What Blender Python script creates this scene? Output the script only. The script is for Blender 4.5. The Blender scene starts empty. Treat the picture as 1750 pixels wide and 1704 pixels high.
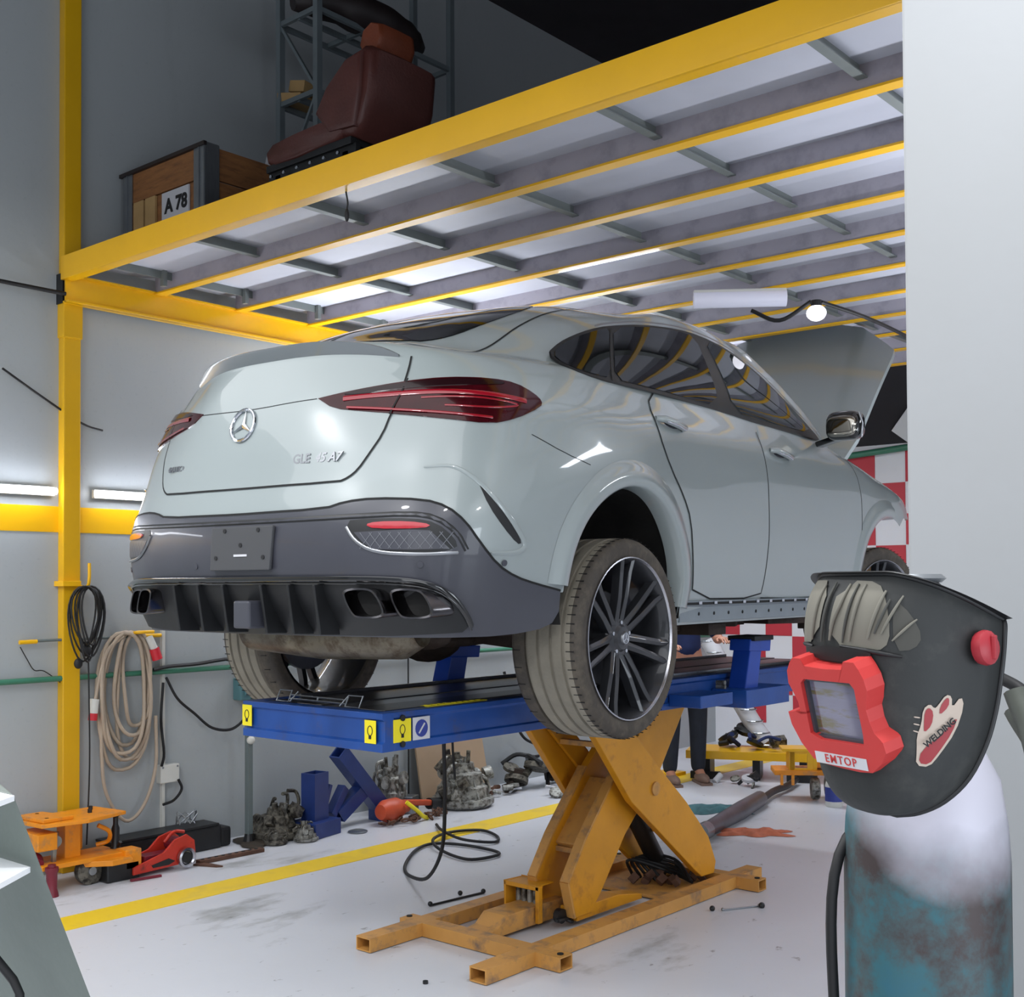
import bpy, bmesh, math, random
import numpy as np
from mathutils import Vector, Matrix, Euler
from mathutils.bvhtree import BVHTree
from mathutils.geometry import delaunay_2d_cdt

C = bpy.context.scene.collection
R = math.radians
PI = math.pi
random.seed(7)
rnd = random.Random(11)

# ================================================================= camera, world, lights, exposure
sc = bpy.context.scene
cam_d = bpy.data.cameras.new('camera'); cam = bpy.data.objects.new('camera', cam_d); C.objects.link(cam)
cam.location = (0, 0, 1.6)
yaw, pitch, roll = R(40.6), math.atan(.0217), R(.3)
cam.rotation_euler = (Matrix.Rotation(yaw, 3, 'Z') @ Matrix.Rotation(PI/2+pitch, 3, 'X') @ Matrix.Rotation(-roll, 3, 'Z')).to_euler()
cam_d.sensor_fit = 'HORIZONTAL'; cam_d.sensor_width = 36.0
cam_d.lens = 36.0*2035/1750
cam_d.shift_y = 102/1750
cam_d.clip_start = .05; cam_d.clip_end = 100
sc.camera = cam

w = bpy.data.worlds.new('world'); sc.world = w; w.use_nodes = True
w.node_tree.nodes['Background'].inputs[0].default_value = (.62, .68, .78, 1)
w.node_tree.nodes['Background'].inputs[1].default_value = .70
sc.view_settings.view_transform = 'Standard'; sc.view_settings.look = 'None'
sc.view_settings.gamma = 1.0; sc.view_settings.exposure = -0.04
sc.view_settings.use_curve_mapping = False

def area(name, loc, rot, sx, sy, power, col=(1, 1, 1), spread=180):
    l = bpy.data.lights.new(name, 'AREA'); l.shape = 'RECTANGLE'; l.size = sx; l.size_y = sy
    l.energy = power; l.color = col; l.spread = R(spread)
    o = bpy.data.objects.new(name, l); C.objects.link(o); o.location = loc; o.rotation_euler = rot
    return o
# broad unseen fill light added above the bay in front of the mezzanine
area('overhead_fill', (-2.6, -1.0, 3.8), (0, 0, 0), 9, 6.6, 330, (.96, .98, 1))
area('side_fill', (4.6, 1.2, 1.15), (R(90), 0, R(90)), 6.0, 2.0, 190, (.84, .92, 1))  # unseen bluish fill added to light the car's right side
for (x, y, z, p) in ((-5.35, 5.2, 2.5, 30), (-5.1, 7.4, 2.6, 30), (-1.9, 7.0, 2.2, 34), (-1.2, 4.8, 2.2, 30)):
    area('deck_uplight_fill', (x, y, z), (PI, 0, 0), 1.4, .12, p, (.88, .92, 1))  # unseen uplights added to brighten the underside of the deck
# small lamps hung over the bay
def lamp(loc, power, size=.22):
    l = bpy.data.lights.new('hung_lamp', 'AREA'); l.shape = 'DISK'; l.size = size; l.energy = power; l.color = (.97, .98, 1)
    o = bpy.data.objects.new('hung_lamp', l); C.objects.link(o); o.location = loc; return o
lamp((-3.9, 1.2, 3.3), 26); lamp((-2.6, .6, 3.3), 24); lamp((-.6, 1.4, 3.3), 24); lamp((1.0, 3.3, 3.2), 28)
# unseen soft fill light added behind the camera
area('rear_fill', (1.8, -5.5, 1.9), (R(90), 0, R(18)), 5.0, 3.2, 90, (.95, .97, 1))
# unseen fill lights added under the mezzanine
area('under_deck_fill', (.4, 7.6, 3.1), (0, 0, 0), 1.6, .5, 70, (.86, .92, 1))
area('under_deck_fill', (-5.2, 8.2, 3.05), (0, 0, 0), 1.6, .12, 50, (.86, .92, 1))
area('under_deck_fill', (-5.4, 6.4, 2.95), (0, 0, 0), 1.2, .12, 30, (.86, .92, 1))

# ================================================================= helpers
def lin(c):
    return tuple(((v/255)/12.92 if v/255 <= .04045 else ((v/255+.055)/1.055)**2.4) for v in c)

def mat(name, col, rough=.5, metal=0., var=0., scale=6., bump=0., bscale=40., coat=0., spec=.5, col2=None, mix=(.45, .6), emit=0., detail=4., stretch=None):
    """principled material; col2 = worn / dirty second colour laid over by noise"""
    m = bpy.data.materials.new(name); m.use_nodes = True
    nt = m.node_tree; b = nt.nodes['Principled BSDF']; L = nt.links.new
    b.inputs['Roughness'].default_value = rough; b.inputs['Metallic'].default_value = metal
    b.inputs['Specular IOR Level'].default_value = spec
    b.inputs['Coat Weight'].default_value = coat; b.inputs['Coat Roughness'].default_value = .04
    c = lin(col)+(1,)
    b.inputs['Base Color'].default_value = c
    tc = nt.nodes.new('ShaderNodeTexCoord'); src = tc.outputs['Object']
    if stretch:
        mp = nt.nodes.new('ShaderNodeMapping'); mp.inputs['Scale'].default_value = stretch; L(src, mp.inputs[0]); src = mp.outputs[0]
    last = None
    if var > 0:
        n = nt.nodes.new('ShaderNodeTexNoise'); n.inputs['Scale'].default_value = scale; n.inputs['Detail'].default_value = detail
        L(src, n.inputs['Vector'])
        r = nt.nodes.new('ShaderNodeValToRGB')
        r.color_ramp.elements[0].position = .3; r.color_ramp.elements[1].position = .7
        r.color_ramp.elements[0].color = tuple(v*(1-var) for v in c[:3])+(1,)
        r.color_ramp.elements[1].color = tuple(min(1, v*(1+var)) for v in c[:3])+(1,)
        L(n.outputs['Fac'], r.inputs[0]); last = r.outputs[0]
    if col2 is not None:
        n2 = nt.nodes.new('ShaderNodeTexNoise'); n2.inputs['Scale'].default_value = scale*1.7; n2.inputs['Detail'].default_value = 8
        n2.inputs['Roughness'].default_value = .65
        L(src, n2.inputs['Vector'])
        r2 = nt.nodes.new('ShaderNodeValToRGB'); r2.color_ramp.elements[0].position = mix[0]; r2.color_ramp.elements[1].position = mix[1]
        L(n2.outputs['Fac'], r2.inputs[0])
        mx = nt.nodes.new('ShaderNodeMix'); mx.data_type = 'RGBA'
        L(r2.outputs[0], mx.inputs[0])
        if last: L(last, mx.inputs[6])
        else: mx.inputs[6].default_value = c
        mx.inputs[7].default_value = lin(col2)+(1,)
        last = mx.outputs[2]
    if last: L(last, b.inputs['Base Color'])
    if bump > 0:
        n3 = nt.nodes.new('ShaderNodeTexNoise'); n3.inputs['Scale'].default_value = bscale; n3.inputs['Detail'].default_value = 5
        L(src, n3.inputs['Vector'])
        bp = nt.nodes.new('ShaderNodeBump'); bp.inputs['Strength'].default_value = bump; bp.inputs['Distance'].default_value = .01
        L(n3.outputs['Fac'], bp.inputs['Height']); L(bp.outputs[0], b.inputs['Normal'])
    if emit > 0:
        b.inputs['Emission Color'].default_value = c; b.inputs['Emission Strength'].default_value = emit
    return m

M = {}
M['paint'] = mat('car_paint', (147, 156, 156), .3, 0, .0, coat=1.0)
M['charcoal'] = mat('charcoal_trim', (62, 63, 71), .36, 0, .06, 3, coat=.25)
M['gloss_black'] = mat('gloss_black', (12, 12, 14), .12, 0, coat=1)
M['satin_black'] = mat('satin_black', (22, 23, 25), .45, 0, .2, 8)
M['gap'] = mat('panel_gap_rubber', (14, 15, 16), .8)
M['glass_dark'] = mat('tinted_glass', (8, 9, 10), .03, 0, spec=.3)
M['glass_front'] = mat('clear_glass', (24, 31, 31), .02, 0, spec=.4)
M['mirror'] = mat('mirror_face', (150, 146, 138), .05, 1)
M['chrome'] = mat('chrome', (205, 208, 214), .12, 1)
M['silver'] = mat('satin_silver', (150, 152, 156), .32, .9)
M['lamp_red'] = mat('lamp_lens_red', (52, 4, 11), .15, 0, .25, 14, coat=.35, spec=.3)
M['lamp_bright'] = mat('lamp_stripe_red', (176, 14, 34), .15, 0, coat=1)
M['lamp_bar'] = mat('lamp_bar_red', (140, 12, 30), .15, 0, coat=1)
M['dark_chrome'] = mat('dark_chrome', (96, 94, 96), .2, 1)
M['white_wall'] = mat('white_wall_paint', (226, 226, 230), .6, 0, .03, 3)
M['helmet_groove'] = mat('helmet_groove', (66, 66, 62), .7)
M['tool_orange'] = mat('tool_orange', (196, 78, 44), .45, 0, .12, 9, col2=(110, 60, 44), mix=(.6, .8))
M['spoiler'] = mat('spoiler_shade_grey', (104, 110, 113), .3, coat=.8)  # shade on the lip put into the colour, darker than the car paint
M['mesh_grey'] = mat('mesh_grey', (98, 100, 106), .45)
M['plate'] = mat('plate_plastic', (66, 67, 70), .5)
M['lamp_smoke'] = mat('lamp_smoked_band', (30, 10, 14), .15, 0, coat=.3, spec=.3)
M['tread'] = mat('tyre_tread_dusty', (134, 128, 115), .85, 0, .12, 12, .3, 60)
M['sidewall'] = mat('tyre_sidewall', (66, 60, 53), .7, 0, .2, 10, .2, 60, col2=(94, 86, 74), mix=(.45, .75))
M['rim_black'] = mat('rim_dark', (48, 49, 53), .42, .3, .1, 12, coat=.6)
M['rim_edge'] = mat('rim_machined', (190, 190, 196), .25, 1)
M['brake'] = mat('brake_disc', (92, 92, 94), .4, .9, .15, 10)
M['muffler'] = mat('muffler_steel', (112, 104, 90), .42, .6, .2, 8, .2, 30, col2=(78, 66, 52))
M['under'] = mat('underbody', (22, 21, 20), .8, 0, .4, 9, .3, 30)
M['rusty'] = mat('rusty_arm', (52, 40, 33), .7, .3, .3, 12, .4, 40)
M['primer'] = mat('sill_metal', (120, 130, 136), .4, .1, .06, 10, coat=.3)
M['yellow'] = mat('yellow_steel_paint', (232, 176, 8), .33, 0, .05, 2.5, .05, 25, coat=.15)
M['yellow_col'] = mat('yellow_column_paint', (214, 164, 8), .38, 0, .06, 2.5, .05, 25)
M['orange'] = mat('orange_lift_paint', (208, 142, 26), .42, 0, .08, 5, .08, 30, col2=(150, 96, 40), mix=(.56, .8))
M['orange_worn'] = mat('orange_worn_paint', (196, 142, 72), .5, 0, .1, 6, .1, 30, col2=(112, 92, 78), mix=(.5, .72))
M['orange_dolly'] = mat('orange_dolly_paint', (224, 138, 18), .45, 0, .1, 6, .1, 30, col2=(160, 118, 78), mix=(.52, .7))
M['blue'] = mat('blue_lift_paint', (26, 70, 142), .35, 0, .15, 5, .08, 30, col2=(72, 70, 96), mix=(.58, .8))
M['blue_deep'] = mat('blue_block_paint', (30, 52, 112), .4, 0, .15, 7, .1, 30)
M['blue_bright'] = mat('blue_pad_paint', (28, 70, 168), .35, 0, .1, 7)
M['deck_black'] = mat('worn_deck_steel', (84, 84, 88), .3, .8, .25, 4, .12, 40, stretch=(6, 1, 1))
M['galv'] = mat('galvanised_steel', (148, 152, 156), .3, .85, .1, 10, stretch=(1, 8, 1))
M['joist_grey'] = mat('joist_grey', (156, 152, 162), .5, 0, .08, 2.5, .1, 20, col2=(112, 112, 120), mix=(.5, .8))
M['noggin'] = mat('noggin_grey', (116, 122, 120), .5, .2, .08, 4)
M['deck_under'] = mat('deck_sheet_grey', (184, 186, 196), .45, 0, .08, 2, .08, 12)
M['black'] = mat('black_rubber', (20, 20, 22), .6)
M['grey_hose'] = mat('grey_hose', (86, 90, 82), .55, 0, .2, 10)
M['beige_cable'] = mat('beige_cable', (170, 154, 136), .6, 0, .08, 8)
M['red_plug'] = mat('red_plug', (196, 34, 48), .4)
M['white_plastic'] = mat('white_plastic', (206, 206, 200), .4, 0, .04, 6)
M['green_pipe'] = mat('green_pipe', (60, 120, 96), .4, 0, .1, 6)
M['teal_box'] = mat('teal_box', (82, 122, 128), .45, 0, .08, 8)
M['post_grey'] = mat('post_grey', (98, 108, 108), .5, 0, .08, 6)
M['red_jack'] = mat('red_jack_paint', (188, 48, 32), .4, 0, .15, 9, col2=(70, 40, 34), mix=(.58, .75))
M['dark_red'] = mat('dark_red_paint', (112, 26, 42), .4, 0, .15, 8)
M['alu_cast'] = mat('cast_aluminium', (156, 156, 150), .5, .55, .3, 14, .5, 40, col2=(66, 62, 54), mix=(.45, .62))
M['alu_dirty'] = mat('dirty_casting', (112, 108, 98), .6, .4, .35, 14, .5, 40, col2=(38, 34, 30), mix=(.42, .6))
M['rust_brown'] = mat('rusty_iron', (94, 66, 52), .7, .3, .3, 14, .5, 40)
M['ply'] = mat('plywood_board', (166, 142, 116), .65, 0, .07, 3, .05, 30)
M['wood'] = mat('crate_wood', (138, 92, 52), .7, 0, .18, 5, .2, 30, stretch=(1, 1, 6), col2=(92, 58, 34), mix=(.5, .8))
M['wood_lt'] = mat('crate_batten_wood', (172, 140, 92), .7, 0, .12, 6, .2, 30)
M['leather'] = mat('brown_leather', (86, 46, 40), .45, 0, .12, 8, .15, 60)
M['leather_or'] = mat('orange_brown_leather', (118, 56, 30), .5, 0, .12, 8, .15, 60)
M['rack'] = mat('rack_steel', (128, 138, 142), .4, .5, .08, 6)
M['dark_part'] = mat('dark_car_part', (38, 30, 30), .5, 0, .2, 8)
M['label'] = mat('white_label', (196, 196, 200), .6)
M['ink'] = mat('black_ink', (26, 26, 28), .7)
M['sticker_y'] = mat('yellow_sticker', (236, 218, 30), .45)
M['sticker_b'] = mat('blue_sticker', (48, 62, 140), .45)
M['jeans'] = mat('dark_jeans', (34, 38, 48), .9, 0, .15, 20)
M['navy'] = mat('navy_shirt', (26, 40, 84), .85, 0, .12, 16)
M['skin'] = mat('skin', (176, 122, 98), .55)
M['hair'] = mat('black_hair', (20, 17, 16), .6)
M['shoe'] = mat('tan_shoe', (120, 96, 84), .7)
M['copper'] = mat('orange_rag', (186, 104, 76), .9, 0, .2, 20)
M['cloth_teal'] = mat('teal_cloth', (60, 100, 106), .9, 0, .3, 14)
M['pipe_grey'] = mat('exhaust_pipe_steel', (104, 102, 108), .38, .7, .15, 8)
M['helmet'] = mat('helmet_shell', (38, 40, 40), .62, 0, .12, 6, .08, 60, col2=(72, 72, 68), mix=(.55, .85))
M['helmet_dust2'] = mat('helmet_rib_dust_dark', (72, 71, 66), .75, 0, .15, 12)
M['helmet_dust'] = mat('helmet_rib_dust', (116, 113, 103), .75, 0, .12, 12)
M['helmet_red'] = mat('helmet_red', (188, 52, 50), .42, 0, .06, 9)
M['helmet_knob'] = mat('helmet_knob_red', (164, 44, 54), .45)
M['sticker_red'] = mat('shield_sticker_red', (150, 44, 50), .5)
M['sticker_cream'] = mat('shield_sticker_cream', (186, 170, 156), .5)
M['lens'] = mat('filter_lens', (110, 108, 128), .06, 0, .12, 9, coat=1, col2=(96, 88, 58), mix=(.5, .62), stretch=(1, 1, 6))
M['dirt'] = mat('oily_dirt', (46, 38, 28), .8, 0, .3, 12, .4, 40)
M['cabinet'] = mat('cabinet_greygreen', (104, 114, 108), .5, 0, .04, 4, .06, 60)
M['paper'] = mat('white_top', (226, 228, 230), .6)
M['dark_wall'] = mat('dark_cladding', (46, 44, 48), .8, 0, .15, 3)
M['check_red'] = mat('checker_red_paint', (190, 52, 64), .6)
M['tube'] = mat('tube_glow', (240, 244, 255), .5, emit=30)
M['tube_dim'] = mat('tube_diffuser', (205, 206, 222), .4, emit=.25)
M['bulb'] = mat('bulb_glow', (240, 240, 250), .5, emit=3)
M['led_white'] = mat('headlamp_lens', (214, 216, 228), .08, 0, coat=1)

# ---- floor and wall materials with their own stains
def stained(name, base, dirt, rough, specs, sc1=1.2, bump=.04, c3=None):
    m = bpy.data.materials.new(name); m.use_nodes = True; nt = m.node_tree; b = nt.nodes['Principled BSDF']; L = nt.links.new
    tc = nt.nodes.new('ShaderNodeTexCoord'); cur = None; ccol = lin(base)+(1,)
    for (scale, lo, hi, amt, stretch, col, det) in specs:
        mp = nt.nodes.new('ShaderNodeMapping'); mp.inputs['Scale'].default_value = stretch; L(tc.outputs['Object'], mp.inputs[0])
        n = nt.nodes.new('ShaderNodeTexNoise'); n.inputs['Scale'].default_value = scale; n.inputs['Detail'].default_value = det; n.inputs['Roughness'].default_value = .62
        L(mp.outputs[0], n.inputs['Vector'])
        r = nt.nodes.new('ShaderNodeMapRange'); r.inputs[1].default_value = lo; r.inputs[2].default_value = hi; r.inputs[3].default_value = 0; r.inputs[4].default_value = amt
        L(n.outputs['Fac'], r.inputs[0])
        mx = nt.nodes.new('ShaderNodeMix'); mx.data_type = 'RGBA'; L(r.outputs[0], mx.inputs[0])
        if cur: L(cur, mx.inputs[6])
        else: mx.inputs[6].default_value = ccol
        mx.inputs[7].default_value = lin(col)+(1,); cur = mx.outputs[2]
    L(cur, b.inputs['Base Color']); b.inputs['Roughness'].default_value = rough
    n = nt.nodes.new('ShaderNodeTexNoise'); n.inputs['Scale'].default_value = 30; L(tc.outputs['Object'], n.inputs['Vector'])
    bp = nt.nodes.new('ShaderNodeBump'); bp.inputs['Strength'].default_value = bump; bp.inputs['Distance'].default_value = .01
    L(n.outputs['Fac'], bp.inputs['Height']); L(bp.outputs[0], b.inputs['Normal'])
    return m
M['floor'] = stained('epoxy_floor', (206, 208, 214), (120, 120, 118), .32, [
    (1.1, .45, .75, .35, (1, 1, 1), (194, 196, 202), 6), (2.2, .58, .68, .75, (1, .45, 1), (140, 141, 138), 9),
    (16, .66, .72, .7, (1, .6, 1), (110, 108, 106), 4), (5, .68, .8, .7, (1, 1, 1), (104, 98, 90), 8)])
M['wall'] = stained('plaster_wall', (164, 169, 171), (140, 140, 138), .55, [
    (.9, .4, .7, .4, (1, 1, .5), (152, 158, 161), 6), (2.5, .6, .8, .35, (1, 1, .3), (136, 140, 138), 8), (30, .6, .75, .15, (1, 1, 1), (120, 124, 124), 3)], bump=.06)
M['pillar'] = stained('pillar_plaster', (152, 154, 156), (130, 130, 128), .65, [
    (1.4, .45, .7, .35, (1, 1, .7), (146, 147, 146), 6), (9, .7, .76, .4, (1, 1, 2), (150, 150, 148), 5)], bump=.04)
M['floor_line'] = stained('floor_line_paint', (236, 200, 40), (200, 180, 90), .4, [(5, .55, .75, .6, (1, 1, 1), (206, 178, 96), 8)])
# gas cylinder: chipped teal paint over brown with an overspray of white round the shoulder
def cyl_mat():
    m = bpy.data.materials.new('cylinder_paint'); m.use_nodes = True; nt = m.node_tree; b = nt.nodes['Principled BSDF']; L = nt.links.new
    tc = nt.nodes.new('ShaderNodeTexCoord')
    n = nt.nodes.new('ShaderNodeTexNoise'); n.inputs['Scale'].default_value = 6; n.inputs['Detail'].default_value = 9; n.inputs['Roughness'].default_value = .7; L(tc.outputs['Object'], n.inputs['Vector'])
    r = nt.nodes.new('ShaderNodeValToRGB'); e = r.color_ramp.elements
    e[0].position = .42; e[0].color = lin((64, 54, 54))+(1,); e[1].position = .66; e[1].color = lin((48, 98, 114))+(1,)
    k = e.new(.50); k.color = lin((66, 82, 86))+(1,); k = e.new(.57); k.color = lin((52, 98, 108))+(1,)
    L(n.outputs['Fac'], r.inputs[0])
    sx = nt.nodes.new('ShaderNodeSeparateXYZ'); L(tc.outputs['Object'], sx.inputs[0])
    n2 = nt.nodes.new('ShaderNodeTexNoise'); n2.inputs['Scale'].default_value = 4; n2.inputs['Detail'].default_value = 6; L(tc.outputs['Object'], n2.inputs['Vector'])
    ad = nt.nodes.new('ShaderNodeMath'); ad.operation = 'MULTIPLY_ADD'; xs = nt.nodes.new('ShaderNodeMath'); xs.operation = 'MULTIPLY_ADD'; xs.inputs[1].default_value = .55; L(sx.outputs['X'], xs.inputs[0]); L(sx.outputs['Z'], xs.inputs[2]); ad.inputs[1].default_value = .22; L(n2.outputs['Fac'], ad.inputs[0]); L(xs.outputs[0], ad.inputs[2])
    mr = nt.nodes.new('ShaderNodeMapRange'); mr.inputs[1].default_value = 1.34; mr.inputs[2].default_value = 1.43; L(ad.outputs[0], mr.inputs[0])
    mx = nt.nodes.new('ShaderNodeMix'); mx.data_type = 'RGBA'; L(mr.outputs[0], mx.inputs[0]); L(r.outputs[0], mx.inputs[6]); mx.inputs[7].default_value = lin((196, 194, 206))+(1,)
    L(mx.outputs[2], b.inputs['Base Color']); b.inputs['Roughness'].default_value = .5; b.inputs['Metallic'].default_value = .1
    return m
M['cylinder'] = cyl_mat()

# ---------------------------------------------------------------- geometry collector
class MB:
    def __init__(s): s.v = []; s.f = []; s.mi = []; s.m = 0
    def add(s, vs, fs):
        b = len(s.v); s.v += [tuple(p) for p in vs]; s.f += [tuple(b+i for i in f) for f in fs]; s.mi += [s.m]*len(fs); return s
    def box(s, c, d, rot=None):
        x, y, z = d[0]/2, d[1]/2, d[2]/2
        vs = [Vector(p) for p in ((-x,-y,-z),(x,-y,-z),(x,y,-z),(-x,y,-z),(-x,-y,z),(x,-y,z),(x,y,z),(-x,y,z))]
        if rot is not None:
            Q = Euler(rot).to_matrix() if not isinstance(rot, Matrix) else rot
            vs = [Q @ p for p in vs]
        vs = [p+Vector(c) for p in vs]
        return s.add(vs, [(0,3,2,1),(4,5,6,7),(0,1,5,4),(1,2,6,5),(2,3,7,6),(3,0,4,7)])
    def bx(s, x0, x1, y0, y1, z0, z1): return s.box(((x0+x1)/2, (y0+y1)/2, (z0+z1)/2), (abs(x1-x0), abs(y1-y0), abs(z1-z0)))
    def bar(s, a, b, w_, h_, up=(0, 0, 1)):
        a, b = Vector(a), Vector(b); d = b-a; L = d.length; y = d.normalized(); z = Vector(up)
        if abs(y.dot(z)) > .98: z = Vector((1, 0, 0))
        x = y.cross(z).normalized(); z = x.cross(y).normalized()
        Q = Matrix((x, y, z)).transposed()
        return s.box((a+b)/2, (w_, L, h_), Q)
    def tube(s, pts, r, seg=8, cap=True, closed=False):
        P = [Vector(p) for p in pts]; n = len(P); rr = r if hasattr(r, '__len__') else [r]*n
        vs = []; N = None
        for i, p in enumerate(P):
            if closed: t = (P[(i+1) % n]-P[i-1]).normalized()
            else: t = (P[min(i+1, n-1)]-P[max(i-1, 0)]).normalized()
            if N is None:
                N = t.cross(Vector((0, 0, 1)) if abs(t.z) < .9 else Vector((1, 0, 0))).normalized()
            else:
                N = (N-t*N.dot(t))
                N = N.normalized() if N.length > 1e-6 else t.orthogonal().normalized()
            B = t.cross(N)
            for k in range(seg):
                a = 2*PI*k/seg; vs.append(p+(N*math.cos(a)+B*math.sin(a))*rr[i])
        fs = []
        for i in range(n if closed else n-1):
            j = (i+1) % n
            for k in range(seg):
                q = (k+1) % seg; fs.append((i*seg+k, i*seg+q, j*seg+q, j*seg+k))
        if cap and not closed:
            fs.append(tuple(range(seg-1, -1, -1))); fs.append(tuple((n-1)*seg+k for k in range(seg)))
        return s.add(vs, fs)
    def cyl(s, a, b, r, seg=16, r2=None): return s.tube([a, b], [r, r if r2 is None else r2], seg)
    def lathe(s, prof, o=(0, 0, 0), ax='z', seg=24, a0=0., a1=2*PI):
        """prof = list of (r, h) along the axis"""
        full = abs(a1-a0-2*PI) < 1e-6; ns = seg if full else seg+1; vs = []
        for k in range(ns):
            a = a0+(a1-a0)*k/seg; c_, s_ = math.cos(a), math.sin(a)
            for r, h in prof:
                p = {'z': (r*c_, r*s_, h), 'x': (h, r*c_, r*s_), 'y': (r*c_, h, r*s_)}[ax]
                vs.append((p[0]+o[0], p[1]+o[1], p[2]+o[2]))
        m_ = len(prof); fs = []
        for k in range(seg):
            j = (k+1) % ns
            for i in range(m_-1): fs.append((k*m_+i, j*m_+i, j*m_+i+1, k*m_+i+1))
        return s.add(vs, fs)
    def prism(s, poly, ax, lo, hi, hole=None):
        """poly in the plane across axis ax; x: (y,z)  y: (x,z)  z: (x,y)"""
        def P(u, v, t): return {'x': (t, u, v), 'y': (u, t, v), 'z': (u, v, t)}[ax]
        n = len(poly); vs = [P(u, v, lo) for u, v in poly]+[P(u, v, hi) for u, v in poly]
        fs = [(i, (i+1) % n, n+(i+1) % n, n+i) for i in range(n)]
        if hole is None: fs += [tuple(range(n-1, -1, -1)), tuple(range(n, 2*n))]
        else:
            b = 2*n; vs += [P(u, v, lo) for u, v in hole]+[P(u, v, hi) for u, v in hole]
            fs += [(b+(i+1) % n, b+i, b+n+i, b+n+(i+1) % n) for i in range(n)]
            fs += [(i, b+i, b+(i+1) % n, (i+1) % n) for i in range(n)]+[(n+(i+1) % n, b+n+(i+1) % n, b+n+i, n+i) for i in range(n)]
        return s.add(vs, fs)
    def sphere(s, c, r, seg=12, rings=8):
        rx, ry, rz = r if hasattr(r, '__len__') else (r, r, r)
        vs = []; fs = []
        for i in range(rings+1):
            t = PI*i/rings
            for k in range(seg):
                a = 2*PI*k/seg; vs.append((c[0]+rx*math.sin(t)*math.cos(a), c[1]+ry*math.sin(t)*math.sin(a), c[2]+rz*math.cos(t)))
        for i in range(rings):
            for k in range(seg):
                q = (k+1) % seg; fs.append((i*seg+k, (i+1)*seg+k, (i+1)*seg+q, i*seg+q))
        return s.add(vs, fs)
    def build(s, name, mats, parent=None, smooth=None, bevel=0., loc=None, rot=None, fix=True):
        me = bpy.data.meshes.new(name); me.from_pydata(s.v, [], s.f)
        for m_ in (mats if isinstance(mats, (list, tuple)) else [mats]): me.materials.append(M[m_] if isinstance(m_, str) else m_)
        for p, k in zip(me.polygons, s.mi): p.material_index = k
        bm = bmesh.new(); bm.from_mesh(me); bmesh.ops.remove_doubles(bm, verts=bm.verts, dist=1e-5)
        if fix: bmesh.ops.recalc_face_normals(bm, faces=bm.faces)
        if bevel > 0:
            es = [e for e in bm.edges if len(e.link_faces) == 2 and e.calc_face_angle(0) > .6]
            bmesh.ops.bevel(bm, geom=es, offset=bevel, segments=2, affect='EDGES', profile=.6, clamp_overlap=True)
        bm.to_mesh(me); bm.free()
        if smooth is not None:
            me.shade_smooth(); me.set_sharp_from_angle(angle=R(smooth))
        o = bpy.data.objects.new(name, me); C.objects.link(o)
        if parent: o.parent = parent
        if loc: o.location = loc
        if rot: o.rotation_euler = rot
        return o

def tag(o, label=None, cat=None, group=None, kind=None):
    if label: o['label'] = label
    if cat: o['category'] = cat
    if group: o['group'] = group
    if kind: o['kind'] = kind
    return o
def thing(name, label, cat, loc=(0, 0, 0), rz=0., group=None):
    o = bpy.data.objects.new(name, None); C.objects.link(o); o.location = loc; o.rotation_euler = (0, 0, rz); o.empty_display_size = .1
    return tag(o, label, cat, group)
def struct(o): o['kind'] = 'structure'; return o
def curve(pts, n=8, closed=False):
    P = [Vector(p) for p in pts]; k = len(P); out = []
    rng_ = range(k if closed else k-1)
    for i in rng_:
        p1, p2 = P[i], P[(i+1) % k]
        p0 = P[i-1] if (i > 0 or closed) else 2*p1-p2
        p3 = P[(i+2) % k] if (i+2 < k or closed) else 2*p2-p1
        for j in range(n):
            t = j/n; out.append(.5*((2*p1)+(-p0+p2)*t+(2*p0-5*p1+4*p2-p3)*t*t+(-p0+3*p1-3*p2+p3)*t**3))
    if not closed: out.append(P[-1])
    return out
def text(name, body, size, ext, m, parent, mw, shear=0., bold=0., space=1.):
    cu = bpy.data.curves.new(name, 'FONT'); cu.body = body; cu.size = size; cu.extrude = ext; cu.align_x = 'CENTER'; cu.align_y = 'CENTER'; cu.shear = shear; cu.offset = bold; cu.resolution_u = 3; cu.space_character = space
    tmp = bpy.data.objects.new(name, cu); C.objects.link(tmp)
    dg = bpy.context.evaluated_depsgraph_get(); me = bpy.data.meshes.new_from_object(tmp.evaluated_get(dg)); bpy.data.objects.remove(tmp)
    me.name = name; me.materials.clear(); me.materials.append(M[m]); me.transform(mw)
    o = bpy.data.objects.new(name, me); C.objects.link(o)
    if parent: o.parent = parent
    return o
def frame(o, x, y):                       # matrix with given origin, x axis, y axis (normal = x cross y)
    x = Vector(x).normalized(); y = Vector(y); z = x.cross(y).normalized(); y = z.cross(x)
    m_ = Matrix((x, y, z)).transposed().to_4x4(); m_.translation = Vector(o); return m_
# ================================================================= the building
WX = -6.3
struct(MB().bx(WX-.3, 6, -7, 13, -.3, 0).build('floor', 'floor'))
wl = struct(MB().bx(WX-.3, WX, -7, 10.5, 0, 6.6).build('wall_left', 'wall'))
struct(MB().bx(WX-.3, 6, 10.5, 10.8, 0, 2.86).build('wall_back', 'white_wall'))
wb = [o for o in C.objects if o.name == 'wall_back'][0]
struct(MB().bx(WX-.3, 6, 10.5, 10.8, 2.86, 6.6).build('trim_3', 'dark_wall'))
struct(MB().bx(WX-.3, 6, -3.0, 10.8, 6.3, 6.5).build('ceiling', 'dark_wall'))
struct(MB().bx(-.912, 3.2, 2.235, 2.55, 0, 5.2).build('wall_right', 'pillar', bevel=.006))
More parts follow.
